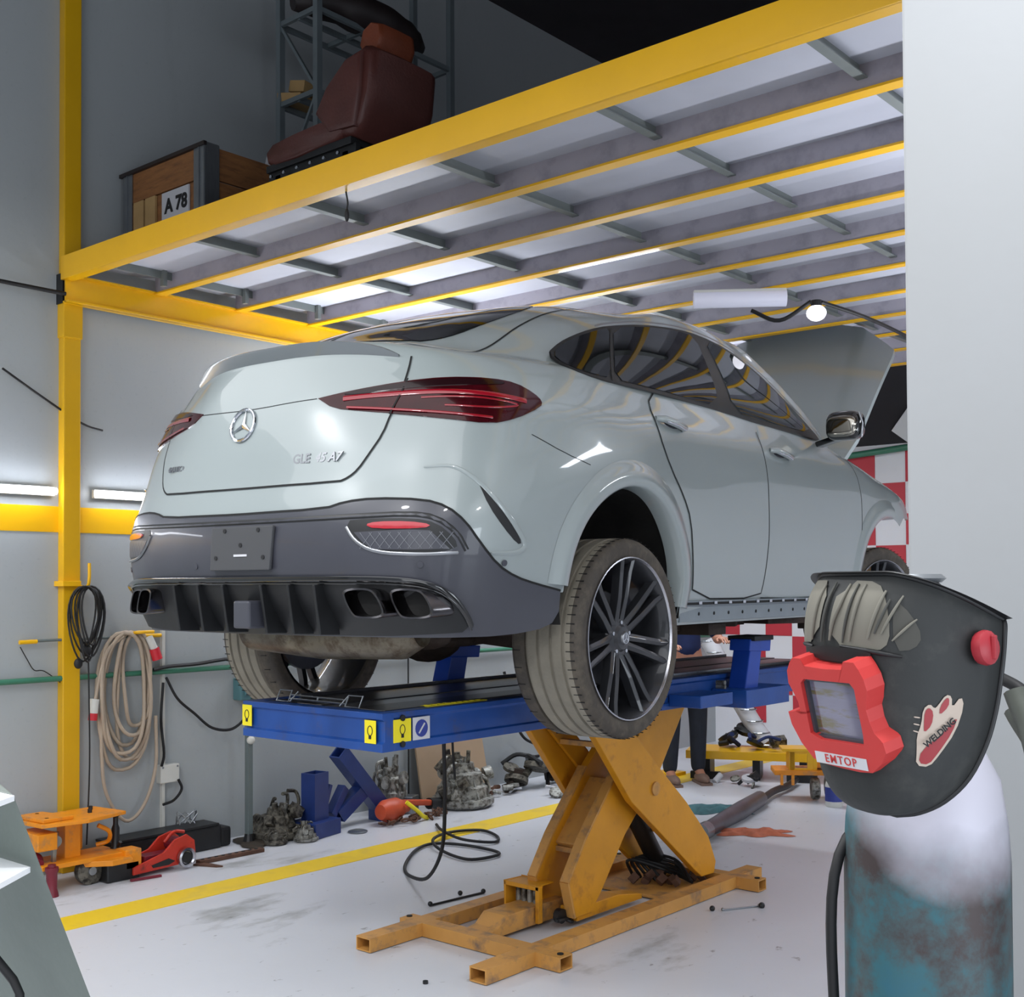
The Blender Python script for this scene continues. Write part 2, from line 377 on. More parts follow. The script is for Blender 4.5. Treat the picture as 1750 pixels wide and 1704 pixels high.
# red squares painted as raised squares of film on the white back wall
me = None; k = 0
for row in range(9):
    for col in range(14):
        if (row+col) % 2 != 1: continue
        if me is None:
            o = MB().box((0, 0, 0), (.28, .006, .28)).build('checker_square', 'check_red', wb); me = o.data
        else: o = bpy.data.objects.new('checker_square', me); C.objects.link(o); o.parent = wb
        o.location = (-6.1525+col*.285, 10.496, .37+row*.285)
# the stripe painted on the left wall, its LED tube, the floor line
struct(MB().bx(WX, WX+.004, -5, 10.4, 1.905, 2.05).build('trim_1', 'yellow'))
struct(MB().bx(-5.42, -5.20, -4, 10.2, 0, .002).build('trim_2', 'floor_line'))
def tube_light(name, label, x0, y0, x1, y1, z, m='tube', r=.018, wall=False):
    t = thing(name, label, 'light', ((x0+x1)/2, (y0+y1)/2, z))
    a = Vector((x0, y0, z))-t.location; b = Vector((x1, y1, z))-t.location
    if wall: MB().bar(a+Vector((-.03, 0, 0)), b+Vector((-.03, 0, 0)), .03, .05).build('housing', 'white_plastic', t, bevel=.004)
    else: MB().bar(a+Vector((0, 0, .035)), b+Vector((0, 0, .035)), .05, .03).build('housing', 'white_plastic', t, bevel=.004)
    MB().tube([a, b], r, 10).build('tube', m, t, smooth=60)
    return t
for i, (y0, y1) in enumerate(((.5, 1.9), (2.0, 3.38), (3.62, 4.95))):
    t = tube_light('wall_light', ['long LED tube on the left wall, off to the left', 'glowing LED tube on the grey wall left of the yellow column', 'glowing LED tube on the grey wall between yellow column and car'][i], WX+.06, y0, WX+.06, y1, 2.13, wall=True); t['group'] = 'LED tubes along the left wall'
tube_light('ceiling_tube', 'milky white tube light hanging under the mezzanine behind the car roof', -3.42, 5.51, -3.02, 5.80, 3.13, 'tube_dim', .045)
t = thing('hanging_bulb', 'small round white bulb on a bent black arm under the mezzanine', 'light', (-3.003, 6.119, 3.1))
MB().sphere((0, 0, 0), (.055, .055, .045), 16, 10).build('bulb', 'bulb', t, smooth=60)
MB().cyl((0, 0, .03), (0, 0, .07), .03).build('socket', 'satin_black', t)
MB().tube(curve([(-.35, -.1, .05), (-.2, -.05, -.02), (-.03, 0, .07)], 6), .012, 8).build('arm', 'satin_black', t, smooth=60)
tag(MB().tube(curve([(-2.98, 6.13, 3.16), (-2.9, 6.5, 3.13), (-2.95, 7.2, 3.14), (-3.0, 7.9, 3.12)], 8), .011, 6).build('cable', 'black', smooth=60), 'black cable running from the round bulb to the right under the mezzanine', 'cable')

# yellow column on the wall
t = thing('steel_column', 'tall yellow steel column against the left wall', 'column', (-6.27, 3.475, 0))
MB().bx(-.03, .03, -.052, .052, 0, 6.5).build('shaft', 'yellow_col', t, bevel=.006)
MB().bx(-.03, .04, -.06, .058, 3.0, 3.2).build('splice_sleeve', 'yellow_col', t, bevel=.006)
MB().bx(-.03, .04, -.066, -.054, 3.19, 3.36).build('bracket', 'satin_black', t)
tag(MB().tube([(-6.28, 2.2, 3.26), (-6.2, 3.41, 3.235)], .012, 8).build('air_line', 'black', smooth=60), 'thin black line reaching the yellow column from the left edge', 'pipe')
tag(MB().tube(curve([(-6.26, 3.08, 2.78), (-6.27, 3.3, 2.66), (-6.27, 3.55, 2.53), (-6.27, 3.68, 2.5)], 5), .006, 6).build('loose_wire', 'black', smooth=60), 'thin black wire sagging across the wall behind the yellow column', 'cable')

# ---- mezzanine
mz = thing('mezzanine', 'yellow and grey steel mezzanine platform over the car', 'mezzanine', (-2.5, 6.3, 3.45))
def mzb(name, m_, x0, x1, y0, y1, z0, z1, mb=None, **k):
    o = mz.location; return MB().bx(x0-o.x, x1-o.x, y0-o.y, y1-o.y, z0-o.z, z1-o.z).build(name, m_, mz, **k)
XE = 1.6
# front edge beam: channel (web + flanges)
o = mz.location
b = MB(); b.bx(-6.22-o.x, XE-o.x, 3.392-o.y, 3.402-o.y, 3.315-o.z, 3.445-o.z); b.bx(-6.22-o.x, XE-o.x, 3.40-o.y, 3.46-o.y, 3.315-o.z, 3.323-o.z); b.bx(-6.22-o.x, XE-o.x, 3.40-o.y, 3.46-o.y, 3.437-o.z, 3.445-o.z)
b.build('edge_beam', 'yellow', mz)
# beam along the wall carrying the joists
b = MB(); b.bx(-6.21-o.x, -6.20-o.x, 3.41-o.y, 9.3-o.y, 3.19-o.z, 3.345-o.z); b.bx(-6.25-o.x, -6.17-o.x, 3.41-o.y, 9.3-o.y, 3.19-o.z, 3.2-o.z); b.bx(-6.25-o.x, -6.17-o.x, 3.41-o.y, 9.3-o.y, 3.335-o.z, 3.345-o.z)
b.build('wall_beam', 'yellow', mz)
JY = [3.4+.578*k for k in range(1, 11)]
jm = fm = None
for y in JY:
    if jm is None:
        b = MB(); b.m = 0; b.bx(-6.19+2.3, XE+2.3, -.004, .004, -.09, .0); b.bx(-6.19+2.3, XE+2.3, 0, .05, -.006, 0)
        j = b.build('joist', 'joist_grey', mz); jm = j.data
        f = MB().bx(-6.19+2.3, XE+2.3, -.012, .05, -.1, -.09).build('joist_flange', 'yellow', j); fm = f.data
        f['label'] = 'yellow painted bottom flange'
    else:
        j = bpy.data.objects.new('joist', jm); C.objects.link(j); j.parent = mz
        f = bpy.data.objects.new('joist_flange', fm); C.objects.link(f); f.parent = j; f['label'] = 'yellow painted bottom flange'
    j.location = (-2.3-o.x, y-o.y, 3.43-o.z)
nm = None; em = None
for i, y in enumerate([3.4]+JY[:-1]):
    for q in range(8):
        x = -5.22+q*.86
        if nm is None:
            b = MB(); b.bx(-.004, .004, -.285, .285, -.055, 0); b.bx(0, .035, -.285, .285, -.055, -.05)
            n_ = b.build('noggin', 'noggin', mz); nm = n_.data
        else: n_ = bpy.data.objects.new('noggin', nm); C.objects.link(n_); n_.parent = mz
        n_.location = (x-o.x, y+.289-o.y, 3.43-o.z)
    # end stiffener near the wall beam
    if em is None:
        b = MB(); b.bx(-.004, .004, -.28, .28, -.045, 0); b.bx(-.004, .03, .2, .225, -.09, 0)
        e_ = b.build('end_cleat', 'noggin', mz); em = e_.data
    else: e_ = bpy.data.objects.new('end_cleat', em); C.objects.link(e_); e_.parent = mz
    e_.location = (-6.02-o.x, y+.3-o.y, 3.43-o.z)
mzb('deck_sheet', 'deck_under', -6.25, XE, 3.41, 9.25, 3.43, 3.446)
tag(MB().tube(curve([(-3.9, 3.45, 3.315), (-3.9, 3.46, 3.27), (-3.905, 3.46, 3.24)], 4), .004, 6).sphere((-3.905, 3.46, 3.215), (.01, .01, .03), 8, 6).build('pull_cord', 'black', smooth=60), 'short black pull cord hanging under the front beam of the mezzanine', 'cord')

# ---- wooden crate on the deck
cx0, cx1, cy0, cy1, cz0, cz1 = -6.22, -5.43, 3.79, 4.38, 3.45, 4.0
t = thing('wooden_crate', 'wooden crate with metal corner angles and white label', 'crate', (cx0, cy0, cz0))
W_, D_, H_ = cx1-cx0, cy1-cy0, cz1-cz0
for k in range(3):
    z0 = k*H_/3+.004; z1 = (k+1)*H_/3-.004
    MB().bx(.01, W_-.01, 0, .02, z0, z1).build('plank', 'wood', t, bevel=.002)
    MB().bx(W_-.02, W_, .02, D_-.01, z0, z1).build('plank', 'wood', t, bevel=.002)
    MB().bx(0, .02, .02, D_-.01, z0, z1).build('plank', 'wood', t, bevel=.002)
    MB().bx(.01, W_-.01, D_-.02, D_, z0, z1).build('plank', 'wood', t, bevel=.002)
for xx in (.12, .24): MB().bx(xx, xx+.1, -.018, -.002, .0, .36).build('batten', 'wood_lt', t, bevel=.002)
for (xx, yy, sx_, sy_) in ((W_, 0, 1, -1), (0, 0, -1, -1), (W_, D_, 1, 1), (0, D_, -1, 1)):
    b = MB(); b.bx(xx-sx_*.09, xx+sx_*.004, yy+sy_*.002, yy+sy_*.008, 0, H_+.01); b.bx(xx+sx_*.002, xx+sx_*.008, yy-sy_*.09, yy+sy_*.004, 0, H_+.01)
    b.bx(xx-sx_*.045, xx-sx_*.035, yy+sy_*.008, yy+sy_*.014, 0, H_)
    b.build('corner_angle', 'galv', t)
MB().bx(-.03, W_+.02, -.02, .0, H_-.012, H_+.008).build('rim', 'dark_part', t)
MB().bx(.40, .66, -.012, -.003, .10, .355).build('label_sheet', 'label', t)
text('label_text', 'A 78', .11, .001, 'ink', t, frame((.54, -.014, .27), (1, 0, 0), (0, 0, 1)), bold=.004)

# ---- brown car seat on the deck, facing left
t = thing('bucket_seat', 'brown leather car seat facing left above the front beam', 'seat', (-4.575, 4.02, 3.478)); t.scale = (.79, .85, .72)
def seatpt(x, y, z): return (x+4.5, y, z-3.45)
def pad(prof, y0, y1, m_, name, puff=.03):
    """closed profile in xz, swept along y with rounded ends"""
    n = len(prof); cx = sum(p[0] for p in prof)/n; cz = sum(p[1] for p in prof)/n; b = MB(); rows = []
    for s_, f_ in ((0, .86), (.04, .95), (.12, 1.0), (.5, 1.02), (.88, 1.0), (.96, .95), (1, .86)):
        rows.append([(cx+(p[0]-cx)*f_, y0+(y1-y0)*s_, cz+(p[1]-cz)*f_) for p in prof])
    vs = [p for r_ in rows for p in r_]; fs = []
    for i in range(len(rows)-1):
        for k in range(n): q = (k+1) % n; fs.append((i*n+k, i*n+q, (i+1)*n+q, (i+1)*n+k))
    fs += [tuple(range(n)), tuple((len(rows)-1)*n+k for k in range(n-1, -1, -1))]
    b.add(vs, fs); return b.build(name, m_, t, smooth=50)
pr = lambda L: [(x+4.5, z-3.45) for x, z in L]
pad(pr([(-4.93, 3.85), (-4.95, 3.92), (-4.88, 3.97), (-4.65, 3.99), (-4.35, 4.0), (-4.15, 3.97), (-4.12, 3.9), (-4.2, 3.83), (-4.6, 3.8), (-4.85, 3.81)]), -.27, .27, 'leather', 'cushion')
pad(pr([(-4.2, 3.84), (-4.24, 3.95), (-4.36, 4.05), (-4.28, 4.2), (-4.12, 4.37), (-3.98, 4.42), (-3.9, 4.36), (-3.93, 4.1), (-4.0, 3.9), (-4.08, 3.82)]), -.26, .26, 'leather', 'backrest')
for sy in (-1, 1):
    y0, y1 = (sy*.2, sy*.29) if sy > 0 else (-.29, -.2)
    pad(pr([(-4.28, 3.9), (-4.4, 4.05), (-4.3, 4.2), (-4.12, 4.34), (-3.98, 4.36), (-4.0, 4.1), (-4.05, 3.88)]), y0, y1, 'leather', 'side_bolster')
pad(pr([(-4.13, 4.42), (-4.17, 4.5), (-4.14, 4.6), (-4.06, 4.64), (-3.98, 4.6), (-3.97, 4.5), (-4.0, 4.43)]), -.14, .14, 'leather_or', 'headrest')
for sy in (-.06, .06): MB().cyl((.42, sy, .9), (.44, sy, 1.0), .007, 8).build('headrest_post', 'chrome', t)
b = MB(); b.bx(-.42, .42, -.24, -.2, .26, .34); b.bx(-.42, .42, .2, .24, .26, .34); b.bx(-.4, -.35, -.22, .22, .27, .32); b.bx(.3, .36, -.22, .22, .27, .32); b.bx(-.42, .4, -.26, .26, .33, .38); b.build('seat_frame', 'satin_black', t, bevel=.004)
b = MB()
for xx in (-.35, .3):
    for yy in (-.22, .22): MB().bx(xx, xx+.05, yy-.02, yy+.02, -.035, .3).build('seat_foot', 'satin_black', t)
for k in range(6): MB().cyl((-.36+k*.13, -.262, .29), (-.36+k*.13, -.272, .29), .012, 8).build('bolt', 'chrome', t)

# ---- storage rack behind the seat
t = thing('storage_rack', 'grey steel storage rack on the mezzanine behind the seat', 'rack', (-5.57, 5.0, 3.45))
rx0, rx1, ry0, ry1 = -.23, .12, -.4, .75
for (xx, yy) in ((rx0, ry0), (rx1, ry0), (rx0, ry1), (rx1, ry1)): MB().bx(xx-.02, xx+.02, yy-.02, yy+.02, 0, 2.3).build('upright', 'rack', t)
for zz in (.55, 1.1, 1.6):
    for k in range(3): 
        xx = rx0+(rx1-rx0)*k/2
        MB().bx(xx-.012, xx+.012, ry0, ry1, zz-.02, zz+.01).build('shelf_bar', 'rack', t)
    for k in range(4):
        yy = ry0+(ry1-ry0)*k/3
        MB().bx(rx0, rx1, yy-.012, yy+.012, zz-.015, zz+.015).build('cross_bar', 'rack', t)
MB().bar((rx0, ry0, 1.6), (rx1, ry0, 1.1), .018, .018).build('brace', 'rack', t)
MB().bar((rx0, ry0, .55), (rx1, ry0, 1.1), .018, .018).build('brace', 'rack', t)
MB().bar((rx1, ry1-.3, 1.1), (rx1, ry1, .3), .018, .018).build('brace', 'rack', t)
MB().bar((rx1, ry0, 1.1), (rx1, ry0+.5, .55), .018, .018).build('brace', 'rack', t)
def blob(name, m_, c, r_, seed, label, cat, n=5, parent=None):
    g = random.Random(seed); b = MB()
    for k in range(n):
        q = [c[i]+g.uniform(-.5, .5)*r_[i] for i in range(3)]
        if k % 2: b.sphere(q, tuple(v*g.uniform(.4, .7) for v in r_), 10, 6)
        else: b.box(q, tuple(v*g.uniform(.6, 1.2) for v in r_), (g.uniform(-.4, .4), g.uniform(-.4, .4), g.uniform(-1, 1)))
    o_ = b.build(name, m_, parent, smooth=30, bevel=0); return tag(o_, label, cat) if label else o_
b = MB(); b.tube(curve([(-5.62, 4.55, 5.12), (-5.55, 4.75, 5.16), (-5.48, 5.0, 5.15), (-5.45, 5.3, 5.13), (-5.5, 5.5, 5.12)], 6), [.05, .06, .07, .08, .09, .1, .1, .1, .1, .11, .12, .12, .12, .12, .12, .12, .11, .1, .1, .09, .08, .08, .07, .06, .05], 10)
tag(b.build('car_bumper', 'dark_part', smooth=50), 'dark bumper skin lying on the rack top', 'car part')
tag(MB().box((-5.78, 4.72, 4.6), (.16, .24, .06), (.1, .1, .4)).box((-5.75, 4.75, 4.68), (.12, .16, .07), (0, .2, .2)).build('cardboard_box', 'wood_lt', bevel=.004), 'small pale carton on the left end of the rack', 'box')
tag(MB().box((-5.78, 4.55, 4.16), (.1, .1, .08), (.2, .3, .5)).box((-5.72, 4.58, 4.1), (.07, .05, .05)).build('white_fitting', 'label', bevel=.004), 'small white fitting on the lower rack shelf', 'car part')

# ---- pipes, cables on the left wall
tag(MB().tube([(-6.26, -4, 1.085), (-6.26, 3.9, 1.085), (-6.26, 10.4, 1.075)], .016, 8).build('water_pipe', 'green_pipe', smooth=60), 'thin green pipe running along the left wall', 'pipe')
tag(MB().tube(curve([(-6.245, 4.0, 1.1), (-6.235, 4.1, 1.115), (-6.235, 4.3, 1.12), (-6.235, 4.6, 1.14), (-6.235, 5.2, 1.12), (-6.235, 6.4, 1.13)], 4), .012, 6).build('cable_run', 'black', smooth=60), 'black cable tied along the green wall pipe', 'cable')
tag(MB().bx(-6.3, -6.275, 4.08, 4.1, 0, 1.85).build('conduit', 'white_plastic'), 'narrow white vertical cable conduit on the left wall', 'conduit')
t = thing('junction_box', 'white junction box at the foot of the white conduit', 'box', (-6.28, 4.12, .47))
MB().bx(-.02, .03, -.065, .065, -.055, .055).build('housing', 'white_plastic', t, bevel=.006)
for yy in (-.05, .05): MB().cyl((.03, yy, .04), (.034, yy, .04), .006, 8).build('screw', 'silver', t)
tag(MB().tube(curve([(-6.24, 4.17, .43), (-6.235, 4.19, .37), (-6.24, 4.14, .31), (-6.25, 4.07, .29)], 5), .009, 6).build('cable_tail', 'black', smooth=60), 'short black cable loop below the white junction box', 'cable')
tag(MB().tube(curve([(-6.25, 4.07, 1.02), (-6.24, 4.05, .8), (-6.24, 4.07, .6), (-6.25, 4.06, .52)], 5), .009, 6).build('drop_cable', 'black', smooth=60), 'black cable dropping beside the conduit into the junction box', 'cable')
tag(MB().tube(curve([(-6.25, 4.09, 1.05), (-6.22, 4.15, .92), (-6.22, 4.27, .82), (-6.22, 4.4, .72), (-6.22, 4.55, .7), (-6.22, 4.66, .78), (-6.25, 4.68, .88)], 6), .009, 6).build('sagging_cable', 'black', smooth=60), 'black cable sagging from the green pipe to the teal box', 'cable')
t = thing('teal_switch_box', 'teal box on the wall behind the left rear tyre', 'box', (-6.27, 4.69, .94))
MB().bx(-.03, .05, -.08, .08, -.07, .07).build('housing', 'teal_box', t, bevel=.01)
MB().bx(.05, .06, -.05, .05, -.04, .04).build('cover', 'teal_box', t, bevel=.003)
# rod rack
t = thing('wall_rod', 'thin grey rod with yellow ends hung on the left wall', 'rod', (-6.26, 3.6, 1.3))
MB().cyl((0, -.4, 0), (0, .44, .003), .008, 8).build('rod', 'post_grey', t, smooth=60)
MB().cyl((0, -.42, -.004), (0, -.32, -.003), .012, 8).build('end_sleeve', 'yellow', t, smooth=60)
MB().cyl((0, .32, .004), (0, .46, .004), .012, 8).build('end_sleeve', 'yellow', t, smooth=60)
tag(MB().tube(curve([(-6.27, 3.19, 1.27), (-6.27, 3.23, 1.2), (-6.27, 3.27, 1.14), (-6.27, 3.33, 1.13), (-6.27, 3.44, 1.05)], 5), .003, 5).build('thin_wire', 'black', smooth=60), 'very thin loose wire on the wall below the rod left end', 'cable')
# hook and black coil
t = thing('wall_hook', 'yellow hook beside the column carrying the black coil', 'hook', (-6.22, 3.53, 1.6))
MB().tube(curve([(-.06, -.03, .02), (0, -.02, 0), (.05, 0, .0), (.07, 0, .05), (.07, 0, .13)], 5), .009, 8).build('hook', 'yellow', t, smooth=60)
MB().bx(-.08, .02, -.13, -.02, .0, .03).build('hook_plate', 'yellow', t, bevel=.003)
t = thing('black_cable_coil', 'coil of thin black cable hanging on the yellow hook', 'cable', (-6.16, 3.52, 1.6))
g = random.Random(5)
for k in range(9):
    w_ = .045+g.random()*.06; h_ = .30+g.random()*.13; ox = g.uniform(-.02, .02); dx = g.uniform(-.03, .03)
    P = [(dx+.02*math.sin(2*a), ox+w_*math.sin(a), -h_/2+h_/2*math.cos(a)) for a in [2*PI*q/24 for q in range(24)]]
    MB().tube(P, .0055, 6, closed=True).build('cable_loop', 'black', t, smooth=60)
MB().sphere((0, .0, -.36), (.02, .03, .035), 10, 8).build('cable_knot', 'black', t, smooth=60)
MB().sphere((0, -.05, -.43), (.018, .025, .03), 10, 8).build('cable_plug', 'black', t, smooth=60)
MB().tube(curve([(0, .01, -.36), (0, .015, -.6), (0, .02, -1.0), (-.03, .02, -1.45)], 4), .005, 6).build('cable_end', 'black', t, smooth=60)
# beige coil
t = thing('beige_cable_coil', 'thick beige extension cable coil with red plugs on the wall', 'cable', (-6.24, 3.80, 1.33))
MB().tube(curve([(-.1, .05, 0), (0, .05, -.005), (.06, .07, 0), (.06, .16, .0)], 5), .01, 8).build('hook', 'yellow', t, smooth=60)
specs = [(.17, .80, 0., 0), (.15, .74, .01, .02), (.135, .66, .03, -.02), (.115, .60, .045, .02), (.1, .74, .06, -.01), (.145, .7, -.02, .03), (.09, .55, .08, .01)]
for k, (w_, h_, oy, dx) in enumerate(specs):
    P = []
    for q in range(32):
        a = 2*PI*q/32; s_ = math.sin(a)
        P.append((dx+.015*math.cos(3*a+k), oy+w_*(abs(s_)**.8)*(1 if s_ > 0 else -1), -h_/2+h_/2*math.cos(a)))
    MB().tube(P, .0115, 8, closed=True).build('cable_loop', 'beige_cable', t, smooth=60)
MB().tube(curve([(.02, -.15, -.45), (.02, -.15, -.7), (.02, -.12, -.92), (.02, .0, -1.09), (.02, .12, -1.02), (.02, .2, -.8), (.02, .2, -.5)], 6), .0105, 8).build('hanging_loop', 'beige_cable', t, smooth=60)
MB().tube(curve([(.03, -.02, -.02), (.03, -.12, -.1), (.03, -.17, -.25), (.03, -.195, -.37)], 6), .0105, 8).build('cable_tail', 'beige_cable', t, smooth=60)
MB().cyl((.03, -.2, -.37), (.03, -.21, -.45), .026, 14).build('plug_body', 'white_plastic', t, smooth=40)
MB().cyl((.03, -.21, -.45), (.03, -.214, -.49), .025, 14).build('plug_tip', 'red_plug', t, smooth=40)
MB().cyl((.04, .14, -.03), (.05, .17, -.1), .022, 14).build('plug_body', 'white_plastic', t, smooth=40)
MB().cyl((.05, .17, -.1), (.055, .19, -.165), .03, 14).build('plug_tip', 'red_plug', t, smooth=40)
# grey post standing by the wall below the lift
t = thing('grey_post', 'slim grey post with a white ball standing by the wall', 'post', (-6.08, 4.57, 0))
MB().bx(-.018, .018, -.018, .018, 0, .86).build('post', 'post_grey', t, bevel=.003)
MB().sphere((.02, 0, .64), .026, 14, 10).build('ball', 'white_plastic', t, smooth=60)
MB().cyl((0, 0, 0), (0, 0, .06), .04, 12, .025).build('foot', 'satin_black', t)
# green pipe and white board on the back wall
tag(MB().tube([(-5.6, 10.44, 2.72), (-3, 10.44, 2.9)], .03, 8).build('hose_line', 'green_pipe', smooth=60), 'light green pipe on the far wall above the red squares', 'pipe')
tag(MB().box((-4.06, 10.47, 3.02), (.5, .02, .5), (0, R(38), 0)).build('white_board', 'paper', bevel=.004), 'tilted white board on the dark far wall beside the pillar', 'board')
# ---------------------------------------------------------------- car body surface (car frame: +y forward, +x right, origin below rear axle)
T0 = (0, 1.1, 1.755)
LOW = [
 [(0,-1.0,.25),(.35,-.99,.25),(.62,-.96,.25),(.79,-.90,.25),(.88,-.76,.25),(.93,-.55,.25),(.95,0,.25),(.93,.5,.25),(.92,1.2,.25),(.92,2.0,.25),(.94,2.6,.25),(.95,2.95,.25),(.92,3.35,.25),(.7,3.65,.25),(0,3.75,.25)],
 [(0,-1.10,.40),(.35,-1.09,.40),(.62,-1.05,.40),(.81,-.96,.40),(.905,-.80,.40),(.955,-.55,.40),(.975,0,.40),(.965,.5,.40),(.955,1.2,.40),(.96,2.0,.40),(.97,2.6,.40),(.975,2.95,.40),(.95,3.4,.40),(.72,3.72,.40),(0,3.83,.40)],
 [(0,-1.13,.65),(.35,-1.12,.65),(.62,-1.07,.65),(.825,-.975,.65),(.93,-.82,.65),(.975,-.55,.65),(.992,0,.65),(.985,.5,.65),(.975,1.2,.65),(.98,2.0,.65),(.99,2.6,.65),(.995,2.95,.65),(.97,3.4,.65),(.75,3.75,.65),(0,3.87,.65)],
 [(0,-1.095,.80),(.35,-1.085,.80),(.61,-1.025,.80),(.81,-.93,.80),(.925,-.77,.80),(.985,-.5,.80),(1.008,0,.80),(.987,.5,.80),(.972,1.2,.80),(.977,2.0,.80),(.99,2.6,.80),(1.0,2.95,.80),(.97,3.4,.80),(.74,3.7,.80),(0,3.8,.80)],
 [(0,-1.07,.95),(.34,-1.055,.95),(.59,-.985,.95),(.80,-.885,.95),(.915,-.72,.95),(.978,-.45,.95),(1.002,0,.95),(.975,.5,.95),(.965,1.2,.95),(.967,2.0,.95),(.977,2.6,.95),(.98,2.95,.94),(.95,3.35,.93),(.7,3.6,.92),(0,3.68,.92)],
 [(0,-1.035,1.08),(.32,-1.02,1.08),(.565,-.94,1.08),(.785,-.83,1.08),(.905,-.66,1.08),(.966,-.38,1.08),(.982,0,1.08),(.962,.5,1.08),(.946,1.2,1.08),(.942,2.0,1.075),(.945,2.6,1.06),(.93,2.95,1.03),(.88,3.3,1.0),(.65,3.5,.97),(0,3.6,.96)],
 [(0,-.99,1.20),(.30,-.97,1.20),(.525,-.885,1.195),(.735,-.775,1.19),(.86,-.585,1.185),(.922,-.32,1.18),(.943,0,1.175),(.927,.5,1.17),(.92,1.2,1.165),(.91,2.0,1.145),(.90,2.6,1.12),(.86,2.95,1.09),(.80,3.25,1.05),(.6,3.4,1.02),(0,3.5,1.0)],
 [(0,-.935,1.315),(.28,-.91,1.31),(.48,-.84,1.295),(.67,-.735,1.27),(.80,-.53,1.255),(.877,-.28,1.245),(.912,0,1.235),(.908,.5,1.235),(.902,1.2,1.232),(.885,2.0,1.20),(.86,2.45,1.17),(.80,2.9,1.12),(.72,3.15,1.08),(.5,3.3,1.05),(0,3.4,1.04)]]
UP = [
 [(0,-.89,1.335),(0,-.78,1.345),(0,-.45,1.47),(0,-.05,1.58),(0,.35,1.655),(0,.7,1.695)],
 [(.28,-.86,1.33),(.27,-.75,1.34),(.27,-.42,1.465),(.26,-.03,1.575),(.25,.36,1.65),(.18,.7,1.69)],
 [(.47,-.79,1.315),(.46,-.69,1.33),(.46,-.37,1.455),(.44,0,1.565),(.40,.37,1.638),(.25,.72,1.685)],
 [(.62,-.66,1.29),(.60,-.58,1.315),(.58,-.28,1.44),(.55,.07,1.55),(.48,.42,1.625),(.3,.75,1.68)],
 [(.75,-.46,1.28),(.725,-.38,1.315),(.685,-.13,1.435),(.63,.17,1.54),(.54,.48,1.615),(.33,.8,1.675)],
 [(.845,-.23,1.275),(.82,-.17,1.325),(.765,.03,1.43),(.70,.28,1.53),(.60,.56,1.61),(.36,.85,1.68)],
 [(.895,.03,1.275),(.865,.07,1.34),(.80,.2,1.45),(.735,.42,1.545),(.64,.66,1.62),(.38,.9,1.685)],
 [(.90,.5,1.28),(.87,.52,1.36),(.81,.56,1.48),(.745,.66,1.575),(.655,.8,1.645),(.39,.98,1.695)],
 [(.895,1.2,1.28),(.87,1.2,1.36),(.81,1.2,1.48),(.745,1.19,1.585),(.655,1.18,1.66),(.39,1.15,1.705)],
 [(.87,1.98,1.24),(.84,1.93,1.31),(.79,1.82,1.42),(.74,1.66,1.53),(.65,1.5,1.64),(.39,1.3,1.70)],
 [(.84,2.42,1.20),(.805,2.32,1.29),(.76,2.12,1.41),(.70,1.89,1.53),(.62,1.63,1.64),(.36,1.36,1.70)],
 [(.72,2.75,1.14),(.65,2.5,1.2),(.6,2.15,1.38),(.55,1.88,1.5),(.48,1.62,1.63),(.28,1.4,1.69)],
 [(.62,2.95,1.11),(.5,2.55,1.21),(.45,2.2,1.39),(.4,1.92,1.52),(.35,1.65,1.635),(.2,1.42,1.695)],
 [(.4,3.0,1.09),(.3,2.6,1.22),(.28,2.22,1.40),(.25,1.95,1.53),(.2,1.67,1.645),(.12,1.43,1.7)],
 [(0,3.05,1.08),(0,2.62,1.22),(0,2.24,1.405),(0,1.96,1.535),(0,1.68,1.65),(0,1.44,1.70)]]

def cat(P, n):
    """Catmull-Rom (centripetal-ish, by chord) through numpy points P (k, ...), n steps a span"""
    P = np.asarray(P, float); k = len(P); out = []
    for i in range(k-1):
        p1, p2 = P[i], P[i+1]
        p0 = P[i-1] if i > 0 else 2*p1-p2
        p3 = P[i+2] if i+2 < k else 2*p2-p1
        for j in range(n if i < k-2 else n+1):
            t = j/n
            out.append(.5*((2*p1)+(-p0+p2)*t+(2*p0-5*p1+4*p2-p3)*t*t+(-p0+3*p1-3*p2+p3)*t**3))
    return np.array(out)

def resample(P, n):
    """points spaced evenly by arc length between the given knots so every column is smooth"""
    Q = cat(P, 12); d = np.r_[0, np.cumsum(np.linalg.norm(np.diff(Q, axis=0), axis=1))]
    return Q, d

